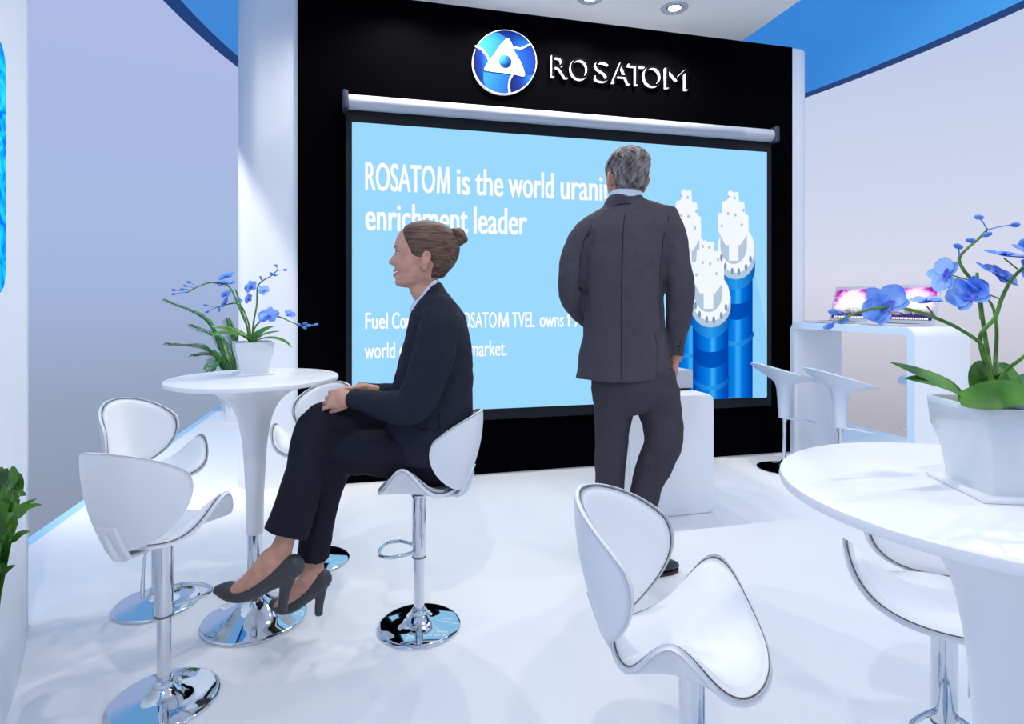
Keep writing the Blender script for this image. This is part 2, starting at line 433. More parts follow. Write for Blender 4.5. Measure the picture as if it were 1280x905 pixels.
def fill_lamp(loc, aim, en, size=.05, ang=70):  # unseen spots, added to brighten the left floor, column and counter side
    L = bpy.data.lights.new('fill_spotlight', 'SPOT'); L.energy = en; L.spot_size = R(ang); L.spot_blend = .7; L.shadow_soft_size = size; L.color = (1, .95, .88)
    lo = bpy.data.objects.new('fill_spotlight', L); COL.objects.link(lo); lo.location = loc
    lo.rotation_euler = (Vector(aim)-Vector(loc)).to_track_quat('-Z', 'Y').to_euler()
fill_lamp((-3.0, 2.2, 5.0), (-2.5, 5.6, 0), 900, .08, 58)
fill_lamp((2.95, .8, 5.4), (3.1, 5.0, .3), 360, .05, 58)
# ================= projector screen =================
tS = -.075
def wq(px, py, t=tS): s, z = wallpt(px, py, t); return s, z
s0, zt0 = wq(440, 153.3); s1, zt1 = wq(958.5, 189.5); _, zb0 = wq(591.7, 511.6); _, zb1 = wq(958.7, 496)
zt = (zt0+zt1)/2; zb = (zb0+zb1)/2
ps = thing('projection_screen', 'large wall-mounted roll-down projection screen showing a light blue slide', 'projection screen', O, TH)
bmobj('screen_border', boxbm(s0-.04, s1+.045, tS+.004, tS+.024, zb-.075, zt+.09), M['border'], ps)
scr = bmobj('slide', boxbm(s0, s1, tS-.001, tS+.003, zb, zt), M['scr'], ps)
zc = zt+.125
_, zca = wallpt(438, 136, -.09)
obj('casing', tube([(s0-.02, -.09, zc, .048), (s1+.025, -.09, zc, .048)], ref=(0, 1, 0), seg=32, sub=1), M['silver'], ps, autos=40)
for k, sx in enumerate((s0-.06, s1+.025)):
    bmobj('end_cap', boxbm(sx, sx+.038, -.15, -.01, zc-.06, zc+.062, .012), M['cap'], ps, True, 40)
def textmesh(body, offset=0.0, extrude=0.0, res=4):
    cu = bpy.data.curves.new('t', 'FONT'); cu.body = body; cu.size = 1; cu.offset = offset; cu.extrude = extrude; cu.resolution_u = res
    to = bpy.data.objects.new('t', cu); COL.objects.link(to); bpy.context.view_layer.update()
    me = bpy.data.meshes.new_from_object(to.evaluated_get(bpy.context.evaluated_depsgraph_get()))
    bpy.data.objects.remove(to); bpy.data.curves.remove(cu); return me
CAPH = max(v.co.y for v in textmesh('H').vertices)
def screentext(body, pl, pr, pybase, pycap, pxr, m, name='slide_text', off=.02):
    a0, zbse = wq(pxr, pybase); _, zcp = wq(pxr, pycap)
    sl, _ = wq(pl, 300); sr, _ = wq(pr, 300)
    me = textmesh(body, 0.004)
    bm = bmesh.new()
    for k in (-1, 0, 1):
        n0 = len(bm.verts); bm.from_mesh(me); bm.verts.ensure_lookup_table()
        for v in bm.verts[n0:]: v.co.x += k*off*.8; v.co.z = 0
    bm.to_mesh(me); bm.free()
    xs = [v.co.x for v in me.vertices]; x0, x1 = min(xs), max(xs)
    for v in me.vertices:
        x, y = v.co.x, v.co.y
        v.co = (sl+(x-x0)/(x1-x0)*(sr-sl), tS-.0025, zbse+y/CAPH*(zcp-zbse))
    me.update(); o = _link(name, me, m, scr); return o
for a in [('ROSATO', 456.5, 544, 237.4, 203), ('is', 570.7, 587.9, 237.4, 203), ('the', 593.8, 629.2, 237.4, 203), ('world', 635.2, 692, 237.4, 203), ('uranium', 700.5, 786, 237.4, 203),
          ('enrichment', 456.5, 585, 287.4, 253), ('leader', 592, 659, 287.4, 253)]:
    screentext(a[0], a[1], a[2], a[3], a[4], 456.5, M['scrtext'], off=.028)
for a in [('Fuel', 456.5, 485, 411, 391), ('Company of', 489.8, 562, 411, 391), ('ROSATO', 570, 621, 411, 391), ('TVEL', 640, 668.5, 411, 391),
          ('owns', 674.4, 704.5, 411, 391), ('17% of the', 709.7, 790, 411, 391), ('world', 455.5, 494, 448.3, 427.8), ('enrichment', 499, 580, 448.3, 427.8), ('market.', 587, 633.7, 448.3, 427.8)]:
    screentext(a[0], a[1], a[2], a[3], a[4], 456.5, M['scrtext'], off=.022)
def big_m(pl, pr, pybase, pycap, pxr, st=.215):
    _, zb_ = wq(pxr, pybase); _, zt_ = wq(pxr, pycap); sl, _ = wq(pl, 300); sr, _ = wq(pr, 300)
    P = [(0, 0), (.09, 1), (.09+st*1.15, 1), (.5, .38), (.91-st*1.15, 1), (.91, 1), (1, 0), (1-st, 0), (.83-.055, .62), (.5+st*.34, .04), (.5-st*.34, .04), (.17+.055, .62), (st, 0)]
    # two mirrored halves keep the polygons simple
    Lh = [(0, 0), (.08, 1), (.08+st, 1), (.5, .34), (.5, .02), (.5-st*.4, .02), (.08+st*.78, .64), (st*.92, 0)]
    V = []; Fc = []
    for mir in (0, 1):
        n = len(V); V += [(sl+((1-x) if mir else x)*(sr-sl), tS-.0025, zb_+y*(zt_-zb_)) for x, y in Lh]; Fc.append(tuple(range(n, n+len(Lh))))
    return obj('slide_text', (V, Fc), M['scrtext'], scr, False)
big_m(545.8, 562.8, 237.4, 203, 456.5); big_m(622.4, 636.2, 411, 391, 456.5, .185)
# centrifuge picture on the slide
def flat(name, pxs, m, layer, parent=scr):
    V = []
    for (x, y) in pxs: s, z = wallpt(x, y, tS); V.append((s, tS-.002-.0006*layer, z))
    return obj(name, (V, [tuple(range(len(V)))]), m, parent, False)
def elp(cx, cy, rx, ry, a0=0, a1=360, n=28): return [(cx+rx*math.cos(R(a0+(a1-a0)*i/n)), cy+ry*math.sin(R(a0+(a1-a0)*i/n))) for i in range(n+1)]
flat('slide_swirl', [(906, 497), (958, 497), (958, 420), (950, 372), (940, 330), (925, 300), (930, 360), (915, 430)], M['swirl'], 0)
def centrifuge(cx, top, fl, rad, bot, lay, base):
    # body
    g = thing  # noqa
    b = flat('picture_cylinder', [(cx-rad+2, fl), (cx-rad+2, bot), (cx+rad-2, bot), (cx+rad-2, fl)], M['cyl'], lay)
    flat('picture_collar', elp(cx, fl-2, rad+1, 26, 0, 180)[0:]+[(cx-rad-1, fl-14), (cx+rad+1, fl-14)], M['cylband'], lay+1)
    flat('picture_dark_band', [(cx-rad+2, fl+34), (cx-rad+2, fl+44)]+[(cx+(rad-2)*math.sin(R(q)), fl+44+18*math.cos(R(q))) for q in range(-80, 81, 16)]+[(cx+rad-2, fl+34)]+[(cx+(rad-2)*math.sin(R(q)), fl+28+14*math.cos(R(q))) for q in range(80, -81, -16)], M['cyldark'], lay+1)
    flat('picture_ridge', [(cx+(rad)*math.sin(R(q)), base+18*math.cos(R(q))) for q in range(-90, 91, 15)]+[(cx+(rad)*math.sin(R(q)), base-6+18*math.cos(R(q))) for q in range(90, -91, -15)], M['cylband'], lay+2)
    flat('picture_flange', elp(cx, fl-16, rad+1, 27, 0, 180)+[(cx-rad-1, fl-28), (cx+rad+1, fl-28)], M['ps'], lay+3)
    flat('picture_disc', elp(cx, fl-27, rad, 30), M['pw'], lay+4)
    # drum and head
    flat('picture_drum', elp(cx-3, fl-30, rad*.72, 22, 0, 180)+[(cx-3-rad*.72, fl-62), (cx-3+rad*.72, fl-62)], M['ps'], lay+5)
    h = fl-30-top
    x = cx-4
    flat('picture_head', [(x-rad*.8, top+h*.72), (x-rad*.82, top+h*.42), (x-rad*.6, top+h*.4), (x-rad*.56, top+h*.2), (x-rad*.3, top+h*.18), (x-rad*.26, top+h*.03), (x-2, top), (x, top+3), (x+rad*.3, top+h*.03), (x+rad*.34, top+h*.2), (x+rad*.62, top+h*.22), (x+rad*.66, top+h*.42), (x+rad*.84, top+h*.45), (x+rad*.86, top+h*.75), (x+rad*.4, top+h*.98), (x-rad*.4, top+h*.98)], M['pw'], lay+6)
    flat('picture_tube', [(x-5, fl-58), (x-5, fl-12), (x+7, fl-12), (x+7, fl-58)], M['pw'], lay+7)
    for q in (20, 50, 80, 105, 135, 165):
        flat('picture_bolt', elp(cx+(rad-4)*math.cos(R(q)), fl-22+24*math.sin(R(q)), 1.8, 4.5, n=10), M['pg'], lay+8)
    for dx, dy in ((-6, .12), (2, .14), (-6, .42), (3, .44), (11, .62), (-14, .64), (13, .36)):
        flat('picture_bolt', elp(x+dx, top+h*dy, 1.7, 2.2, n=8), M['ps'], lay+8)
centrifuge(861, 236, 345, 22, 497.6, 0, 430)
centrifuge(919, 238, 338, 23, 496.9, 9, 415)
centrifuge(887, 300, 398, 24, 498.5, 18, 470)
flat('slide_text_flag', [(712.2, 391), (712.2, 395.5), (708.6, 397.5), (708.6, 394.3), (710.8, 391)], M['scrtext'], 1)
# control lettering + emblem on the wall
sg = thing('company_sign', 'raised ROSATOM lettering with round blue emblem on the black wall', 'sign', O, TH)
letters = 'ROSATOM'
lx = [(690.5, 711), (714, 737.5), (745, 762.5), (766.5, 789), (787, 807), (806, 829), (833.5, 861.5)]
sb = None
zls = []
_, zbase = wallpt(700, 95.5, -.05); _, zcap = wallpt(691.5, 67, -.05); _, zb2 = wallpt(847, 110.5, -.05); _, zc2 = wallpt(836, 84, -.05)
zbase = (zbase+zb2)/2; zcap = (zcap+zc2)/2
for ch, (a, b) in zip(letters, lx):
    me = textmesh(ch, -.006, .5); sl, _ = wallpt(a, 90, -.05); sr, _ = wallpt(b, 90, -.05)
    xs = [v.co.x for v in me.vertices]; x0, x1 = min(xs), max(xs); zs = [v.co.y for v in me.vertices]; y0, y1 = min(zs), max(zs)
    for v in me.vertices:
        v.co = (sl+(v.co.x-x0)/(x1-x0)*(sr-sl), -.004-.036*(v.co.z+.5) if True else 0, zbase+v.co.y/CAPH*(zcap-zbase))
    me.update(); me.materials.append(M['letterface']); me.materials.append(M['side'])
    o = bpy.data.objects.new('letter', me); COL.objects.link(o); o.parent = sg
    for p in me.polygons: p.material_index = 0 if abs(p.normal.y) > .7 else 1
# emblem, coordinates from the sign itself
def eq(x, y, t): return wallpt(570+x/4, 20+y/4, t)
def epoly(name, pts, m, depth, thick, parent, sub=6):
    pts = cr(pts, sub, True) if sub > 1 else pts
    V = [];
    for t in (-depth, -depth+thick):
        for (x, y) in pts:
            s, z = eq(x, y, -.03); V.append((s, t, z))
    n = len(pts); Fc = [tuple(range(n)), tuple(reversed(range(n, 2*n)))]+[((i+1) % n, i, n+i, n+(i+1) % n) for i in range(n)]
    return obj(name, (V, Fc), m, parent, False)
em = epoly('emblem', elp(243, 230, 161, 162, 0, 351, 40), M['embw'], .03, .026, sg, 1)
epoly('emblem_field', elp(243, 229, 157, 157, 0, 351, 40), M['embl'], .032, .004, em, 1)
cxe, cye, re_ = 243, 229, 157
def onc(q): return (cxe+re_*math.cos(R(q)), cye+re_*math.sin(R(q)))
for (st, pts) in ((0, [(98, 152), (150, 182), (166, 222), (150, 250), (138, 278), (137, 320), (150, 360)]), (1, [(258, 112), (282, 158), (330, 163), (368, 143)]), (2, [(285, 295), (262, 340), (268, 385)])):
    if st == 0: P = pts+[onc(q) for q in (140, 155, 170, 185, 200)]
    elif st == 1: P = [(258, 112), (270, 135), (282, 158), (330, 163), (368, 143)]+[onc(q) for q in (-50, -65, -80, -95, -110)]+[(215, 84)]
    else: P = [(340, 300), (285, 292), (266, 330), (268, 385)]+[onc(q) for q in (70, 55, 40, 25)]
    epoly('emblem_blade', P, M['embd'], .034, .002, em, 1)
for P in ([(96, 148), (130, 162), (155, 190), (168, 220), (160, 222), (146, 196), (124, 170), (94, 155)],
          [(280, 153), (322, 160), (368, 139), (371, 146), (325, 168), (282, 164)],
          [(288, 292), (272, 320), (268, 350), (272, 386), (262, 387), (259, 350), (264, 318), (278, 292)]):
    epoly('emblem_line', P, M['embw'], .036, .002, em, 1)
tri = [(258, 112), (238, 128), (212, 158), (190, 195), (168, 220), (140, 268), (170, 278), (215, 284), (285, 292), (340, 303), (334, 262), (318, 224), (296, 190), (284, 158), (272, 130)]
epoly('emblem_blades_white', tri, M['embw'], .038, .003, em, 3)
s_, z_ = eq(246, 226, -.04)
ee = ellipsoid((s_, -.036, z_), .047, .03, .047); obj('emblem_core', ee, M['embs'], em)
# ================= furniture =================
def thick_disc(fn, oa, ob, nr=14, nt=112, rmax=1.0):
    """fn(x,y) on the unit disc -> Vector; two skins offset along the normal"""
    V = []; Fc = []
    def nrm(x, y):
        e = 1e-3; u = fn(x+e, y)-fn(x-e, y); v = fn(x, y+e)-fn(x, y-e); n = u.cross(v); return n.normalized()
    for side in (oa, ob):
        for i in range(nr+1):
            r = rmax*(i/nr)**.8
            for k in range(nt):
                q = 2*math.pi*k/nt; x, y = r*math.cos(q), r*math.sin(q)
                V.append(fn(x, y)+nrm(x, y)*side(r/rmax))
    N = (nr+1)*nt
    for s in range(2):
        b = s*N
        for i in range(nr):
            for k in range(nt):
                j = (k+1) % nt; f = (b+i*nt+k, b+(i+1)*nt+k, b+(i+1)*nt+j, b+i*nt+j)
                Fc.append(f if s == 1 else tuple(reversed(f)))
    for k in range(nt):
        j = (k+1) % nt; Fc.append((nr*nt+k, N+nr*nt+k, N+nr*nt+j, nr*nt+j))
    return V, Fc
def seat_fn(x, y):
    a = .195*(1+.2*y-.10*y*y)
    X = a*x*(1.0); Y = .148*y-.006
    wx = abs(X/.2)
    g = math.exp(-((Y-.008)/.085)**2)
    z = .508+.134*(wx**2.0)*(.22+.78*g)+.012*max(0, y)**2+.055*max(0, -y-.35)**2
    return Vector((X, Y, z))
def back_fn(x, y):
    a = .190*(1-.09*max(0, .3-y))*(1-.14*max(0, y-.3))
    L = a*x; z = .665+.142*y
    yb = -.16-.035*(y+1)+.02*(1-y*y)*-1
    wr_ = .125*(abs(L)/.17)**1.8
    return Vector((L*(1-.16*(abs(L)/.17)**2), yb+wr_, z+.012*(L/.17)**2))
def flip(f): return lambda x, y: f(-x, y)
def make_stool(label):
    t = thing('bar_stool', label, 'bar stool', (0, 0, 0), 0, 'butterfly bar stools with chrome pedestals')
    sh = obj('seat_shell', thick_disc(seat_fn, lambda r: -.011+.002*r**6, lambda r: .0035-.002*r**20), M['plastic'], t)
    obj('seat_seam', thick_disc(seat_fn, lambda r: .0, lambda r: .0045, 8, 112, .978), M['seam'], t)
    obj('seat_cushion', thick_disc(seat_fn, lambda r: .001, lambda r: .004+.016*max(0, 1-r**7)**.5, 16, 112, .970), M['leather'], t)
    bf = back_fn
    # the cushion side of the back faces forward (+y)
    obj('backrest_shell', thick_disc(bf, lambda r: -.0035+.002*r**20, lambda r: .009-.001*r**6), M['plastic'], t)
    obj('backrest_seam', thick_disc(bf, lambda r: -.0045, lambda r: .0, 8, 112, .978), M['seam'], t)
    obj('backrest_cushion', thick_disc(bf, lambda r: -.004-.015*max(0, 1-r**7)**.5, lambda r: -.002, 16, 112, .970), M['leather'], t)
    # bracket joining seat and back
    prof = [(-.209, .60), (-.178, .525), (-.158, .497), (-.10, .490), (-.10, .499), (-.15, .506), (-.166, .53), (-.197, .60)]
    prismobj('bracket', prof, -.03, .03, 'x', M['plastic'], t, 40, .003)
    obj('bracket_rib', tube([(0, -.204, .578, .003), (0, -.188, .54, .009), (0, -.170, .508, .012), (0, -.14, .492, .010)], ref=(1, 0, 0), seg=12, round0=True, round1=True), M['plastic'], t)
    pl = obj('base', lathe([(.152, 0), (.154, .004), (.152, .009), (.14, .013), (.10, .018), (.06, .026), (.04, .036), (.034, .046), (.028, .05), (.028, .054)], 64), M['chrome'], t, autos=50)
    obj('lower_pole', lathe([(.0195, .045), (.0195, .262)], 32), M['chrome'], t, autos=40)
    obj('pole_collar', lathe([(.030, .05), (.031, .058), (.026, .066), (.021, .068)], 32), M['chrome'], t, autos=40)
    obj('gas_sleeve', lathe([(.0245, .262), (.0255, .266), (.0255, .48), (.03, .484), (.03, .492)], 32), M['chrome'], t, autos=40)
    obj('joint_ring', lathe([(.0262, .258), (.0262, .264)], 32), M['seam'], t, autos=40)
    # footrest loop in front
    loop = cr([(-.022, .012, .285), (-.05, .045, .284), (-.072, .09, .283), (-.06, .128, .283), (-.03, .142, .283), (0, .145, .283), (.03, .142, .283), (.06, .128, .283), (.072, .09, .283), (.05, .045, .284), (.022, .012, .285)], 4)
    obj('footrest', tube([(*p, .0065) for p in loop], ref=(0, 0, 1), seg=10, sub=1), M['chrome'], t)
    obj('height_lever', tube([(-.02, -.01, .478, .004), (-.045, -.02, .45, .004), (-.05, -.022, .40, .004), (-.052, -.024, .35, .006), (-.052, -.024, .32, .006)], seg=8, round0=True, round1=True), M['chrome'], t)
    return t
def yaw(deg): return R(deg-90)      # the stool's front is its +y
st = make_stool('nearest white butterfly bar stool on the left, turning its back shell to the viewer')
st.location = (-1.05, 1.75, 0); st.rotation_euler = (0, 0, yaw(80))
for (x, y, d, lab) in ((-1.418, 2.315, -22, 'white butterfly bar stool by the floor edge, behind the nearest left one'),
                       (-.914, 2.70, -97, 'white butterfly bar stool half hidden behind the seated woman and table stem'),
                       (-.345, 2.155, 176, 'white butterfly bar stool the woman in the dark suit sits on'),
                       (.350, 1.13, -29, 'empty white butterfly bar stool at the bottom centre, nearest in front of the standing man'),
                       (.969, 1.30, -118, 'white butterfly bar stool tucked under the round table at the right edge')):
    c = copy_tree(st); place(c, (x, y, 0), yaw(d), lab)

def make_table(label, loc):
    t = thing('pedestal_table', label, 'table', loc, 0, 'round white pedestal tables')
    obj('tabletop', lathe([(.20, .900), (.296, .901), (.303, .904), (.305, .911), (.303, .918), (.299, .920)], 96), M['white'], t, autos=40)
    prof = cr([(.024, .328), (.030, .33), (.031, .38), (.034, .50), (.042, .64), (.052, .72), (.066, .78), (.092, .828), (.13, .86), (.18, .882), (.235, .896), (.25, .9005)], 5)
    obj('pedestal', lathe(prof, 64), M['white'], t, autos=50)
    obj('pole', lathe([(.0265, .06), (.0265, .33)], 40), M['chrome'], t, autos=40)
    obj('base', lathe(cr([(.185, 0), (.187, .005), (.184, .011), (.165, .018), (.12, .034), (.075, .058), (.045, .085), (.0285, .12)], 4), 96), M['chrome'], t, autos=60)
    return t
ta = make_table('round white pedestal table beside the seated woman', (-.978, 2.206, 0))
tb = copy_tree(ta); place(tb, (.7357, .869, 0), 0, 'round white pedestal table cut by the right edge, nearest the viewer')

# podium
cpt = GP(893, 641); ps_ = (cpt-O).dot(A); pt_ = (cpt-O).dot(B)
pd = thing('podium', 'white round-cornered podium in front of the screen behind the standing man', 'podium', ST(ps_-.265, pt_+.24), TH)
bm = boxbm(-.265, .265, -.24, .24, 0, .682)
bmesh.ops.bevel(bm, geom=[e for e in bm.edges if abs((e.verts[0].co-e.verts[1].co).normalized().y) > .9], offset=.045, segments=8, profile=.5, affect='EDGES')
bm.normal_update()
bmesh.ops.bevel(bm, geom=[e for e in bm.edges if len(e.link_faces) == 2 and any(abs(f.normal.y) > .9 for f in e.link_faces) and not all(abs(f.normal.y) > .9 for f in e.link_faces)], offset=.012, segments=4, profile=.5, affect='EDGES')
bmobj('podium_body', bm, M['white'], pd, True, 50)
# media box
bx = thing('projector_box', 'flat silver box standing on the white podium', 'projector', ST(ps_-.30+.125, pt_+.26, .682), TH)
bmobj('casing', boxbm(-.17, .135, -.10, .12, .012, .118, .003), M['silver'], bx, True, 40)
bmobj('base_strip', boxbm(-.165, .13, -.095, .115, .004, .016), M['lapblk'], bx)
for sx in (-.15, .11):
    for sy in (-.08, .09): obj('foot', lathe([(.008, 0), (.008, .006)], 12, (sx, sy, 0)), M['lapblk'], bx, autos=40)
obj('lens', lathe([(.026, -.104), (.024, -.112), (.016, -.108)], 24, (0, 0, 0), fn=lambda p, a, r, z: Vector((p.x-.09, z, p.y+.07))), M['lapblk'], bx, autos=40)

# counter: wide U turned over, its long side runs away from the wall
c0 = Vector((2.21, 4.60, 0)); cs0 = (c0-O).dot(A); ct0 = (c0-O).dot(B); CLn, CD, CHt, CT = 1.075, .44, 1.05, .048
cn = thing('display_counter', 'white arched counter with rounded corners holding two laptops', 'counter', ST(cs0, ct0), TH)
def arch():
    r = .07; ri = .035; P = [(0, 0), (0, CHt-r)]
    P += arc(-r, CHt-r, r, 0, 90, 8)[0:]
    P += arc(-CLn+r, CHt-r, r, 90, 180, 8)
    P += [(-CLn, 0), (-CLn+CT, 0)]
    P += arc(-CLn+CT+ri, CHt-CT-ri, ri, 180, 90, 6)
    P += arc(-CT-ri, CHt-CT-ri, ri, 90, 0, 6)
    P += [(-CT, 0)]
    return P
prismobj('counter_shell', arch(), 0, CD, 'x', M['white'], cn, 35, .003)
M['counteredge'] = mat('counter_edge_blue', (204, 222, 244), .4)
ce = prismobj('counter_edge', arch(), -.004, .001, 'x', M['counteredge'], cn, 35)

def make_laptop(label, wdt):
    t = thing('laptop', label, 'laptop', (0, 0, 0), 0, 'open silver laptops on the counter')
    h = wdt*.74; d = wdt*.66
    # front toward -x, hinge at x=0; width along y
    bmobj('keyboard_base', boxbm(-d, 0, -wdt/2, wdt/2, .003, .014, .004), M['silver'], t, True, 40)
    kb = bmobj('keyboard', boxbm(-d*.55, -d*.1, -wdt*.42, wdt*.42, .0138, .0148), M['lapblk'], t)
    bmobj('touchpad', boxbm(-d*.92, -d*.62, -wdt*.15, wdt*.15, .0138, .0144), M['silver'], t)
    for sx in (-d*.92, -d*.06):
        for sy in (-wdt*.42, wdt*.42): obj('rubber_foot', lathe([(.005, 0), (.005, .004)], 10, (sx, sy, 0)), M['lapblk'], t, autos=40)
    mt = Matrix.Translation((0, 0, .012)) @ Matrix.Rotation(R(14), 4, 'Y')
    lid = bmobj('lid', boxbm(-.002, .006, -wdt/2, wdt/2, 0, h, .003, 3, mt), M['silver'], t, True, 40)
    s = bmobj('screen', boxbm(-.0032, -.0018, -wdt*.445, wdt*.445, h*.09, h*.92, 0, 1, mt), M['laps'], lid)
    # row of icons along the dock of the desktop picture
    V = []; Fc = []
    for k in range(17):
        y = -wdt*.36+k*wdt*.72/16; n = len(V); q = wdt*.017
        for (yy, zz) in ((y-q, h*.10), (y+q, h*.10), (y+q, h*.10+2.2*q), (y-q, h*.10+2.2*q)): V.append(mt @ Vector((-.0036, yy, zz)))
        Fc.append((n, n+1, n+2, n+3))
    obj('dock_icons', (V, Fc), M['scrtext'], lid, False)
    return t
m = bpy.data.materials.new('aurora_desktop'); m.use_nodes = True; nt = m.node_tree; nt.nodes.clear()
e = nt.nodes.new('ShaderNodeEmission'); ou = nt.nodes.new('ShaderNodeOutputMaterial'); nt.links.new(e.outputs[0], ou.inputs[0])
tc = nt.nodes.new('ShaderNodeTexCoord'); mp = nt.nodes.new('ShaderNodeMapping'); mp.inputs['Location'].default_value = (0, -.5, -.35)
nt.links.new(tc.outputs['Generated'], mp.inputs[0])
gr = nt.nodes.new('ShaderNodeTexGradient'); gr.gradient_type = 'SPHERICAL'; mp2 = nt.nodes.new('ShaderNodeMapping'); mp2.inputs['Scale'].default_value = (0, 1.7, 1.35); nt.links.new(mp.outputs[0], mp2.inputs[0]); nt.links.new(mp2.outputs[0], gr.inputs[0])
nz = nt.nodes.new('ShaderNodeTexNoise'); nz.inputs['Scale'].default_value = 5; nz.inputs['Distortion'].default_value = 1.5; nt.links.new(mp.outputs[0], nz.inputs[0])
ad = nt.nodes.new('ShaderNodeMath'); ad.operation = 'MULTIPLY_ADD'; ad.inputs[1].default_value = .7; nt.links.new(nz.outputs[0], ad.inputs[0]); nt.links.new(gr.outputs[0], ad.inputs[2])
rp = nt.nodes.new('ShaderNodeValToRGB'); nt.links.new(ad.outputs[0], rp.inputs[0])
for i, (p, c) in enumerate([(0.18, (60, 40, 110)), (1, (255, 255, 255)), (.36, (222, 70, 214)), (.5, (240, 170, 246)), (.66, (255, 248, 255))]):
    el = rp.color_ramp.elements[i] if i < 2 else rp.color_ramp.elements.new(p); el.position = p if i < 2 else el.position; el.color = (*lin(c), 1)
# darker hill at the bottom of the picture
sx = nt.nodes.new('ShaderNodeSeparateXYZ'); nt.links.new(tc.outputs['Generated'], sx.inputs[0])
m2 = nt.nodes.new('ShaderNodeMath'); m2.operation = 'MULTIPLY_ADD'; m2.inputs[1].default_value = -.3; nt.links.new(nz.outputs[0], m2.inputs[0]); nt.links.new(sx.outputs[2], m2.inputs[2])
r2 = nt.nodes.new('ShaderNodeValToRGB'); nt.links.new(m2.outputs[0], r2.inputs[0]); r2.color_ramp.elements[0].position = .02; r2.color_ramp.elements[0].color = (1, 1, 1, 1); r2.color_ramp.elements[1].position = .2; r2.color_ramp.elements[1].color = (0, 0, 0, 1)
mxx = nt.nodes.new('ShaderNodeMix'); mxx.data_type = 'RGBA'; nt.links.new(r2.outputs[0], mxx.inputs[0]); nt.links.new(rp.outputs[0], mxx.inputs[6]); mxx.inputs[7].default_value = (*lin((66, 50, 120)), 1)
nt.links.new(mxx.outputs[2], e.inputs[0]); M['laps'] = m
def laptop_at(pl, pr, ds):
    s = cs0+ds; t1, t2 = sline(pl, s), sline(pr, s); return s, (t1+t2)/2, abs(t1-t2)
s, t, wd = laptop_at(1033, 1089, .30)
s2, t2, wd2 = laptop_at(1104, 1171, .30)
wdt = (wd+wd2)/2*.90
l1 = make_laptop('open silver laptop with pink desktop picture, left one nearer the black wall', wdt)
l1.location = ST(s, t, CHt); l1.rotation_euler = (0, 0, TH)
l2 = copy_tree(l1); place(l2, ST(s2, t2, CHt), TH+R(-2), 'open silver laptop with pink desktop picture, right one behind the blue orchid')

# scoop stools
def make_scoop(label):
    t = thing('bar_stool', label, 'bar stool', (0, 0, 0), 0, 'scoop-seat bar stools at the laptop counter')
    prof = cr([(.036, .368), (.040, .42), (.046, .52), (.053, .585), (.070, .625), (.115, .655), (.165, .678), (.205, .698), (.222, .712)], 4)
    inner = cr([(.218, .718), (.20, .708), (.15, .690), (.09, .676), (.03, .670), (.001, .669)], 3)
    def fn(p, a, r, z):
        k = (r/.222)**1.6; cx = math.cos(a)       # +x is the front
        z2 = p.z-.078*cx*k*(1 if cx > 0 else .75)+ .03*k*(abs(math.sin(a))**2)*-.6
        return Vector((p.x*(1+.08*k), p.y*(1-.12*k), z2))
    obj('seat', lathe(prof+inner, 64, fn=fn), M['stoolblue'], t)
    obj('pole', lathe([(.014, .03), (.014, .375)], 24), M['chrome'], t, autos=40)
    obj('sleeve', lathe([(.018, .34), (.018, .372)], 24), M['chrome'], t, autos=40)
    obj('base', lathe(cr([(.18, 0), (.182, .005), (.178, .01), (.12, .018), (.06, .034), (.03, .05), (.016, .07)], 3), 64), M['chrome'], t, autos=50)
    loop = cr([(.0, -.022, .372), (.07, -.05, .362), (.16, -.075, .345), (.22, -.055, .333), (.235, 0, .33), (.22, .055, .333), (.16, .075, .345), (.07, .05, .362), (.0, .022, .372)], 4)
    obj('footrest', tube([(*p, .008) for p in loop], ref=(0, 0, 1), seg=10, sub=1, round0=True, round1=True), M['stoolblue'], t)
    return t
b1 = make_scoop('pale scoop-seat bar stool beside the black wall, left one of the two before the counter')
b1.location = (1.97, 4.2, 0); b1.rotation_euler = (0, 0, TH)
b2 = copy_tree(b1); place(b2, (2.19, 3.87, 0), TH-R(3), 'pale scoop-seat bar stool in front of the counter, to the right of its twin')
b3 = copy_tree(b1); place(b3, (2.95, 4.05, 0), TH+R(180), 'pale scoop-seat bar stool beyond the counter, mostly hidden by its right leg')

# ================= plants =================
def strap(pts, wmax, fold=.25, up=(0, 0, 1), n=14, taper=.35, th=.0016):
    """leaf blade along pts; width profile, folded along the midrib"""
    C = [Vector(p) for p in cr([tuple(p) for p in pts], n)]; L = len(C); V = []; Fc = []
    for side in (0, 1):
        for i, c in enumerate(C):
            T = (C[min(i+1, L-1)]-C[max(i-1, 0)]).normalized(); S = T.cross(Vector(up))
            if S.length < .05: S = T.cross(Vector((0, 1, 0)))
            S.normalize(); U = S.cross(T).normalized(); u = i/(L-1)
            wv = wmax*max(.015, min(1, (u+.06)/.36)**.55*(1 if u < .4 else max(0, 1-((u-.4)/.6)**2.1)))
            for k in (-1, -.5, 0, .5, 1):
                V.append(c+S*(wv*k)+U*(wv*fold*abs(k)+ (-th if side else th)*(1-abs(k))))
    m_ = 5; N = L*m_
    for side in (0, 1):
        for i in range(L-1):
            for k in range(4):
                f = (side*N+i*m_+k, side*N+i*m_+k+1, side*N+(i+1)*m_+k+1, side*N+(i+1)*m_+k); Fc.append(f if side else tuple(reversed(f)))
    return V, Fc
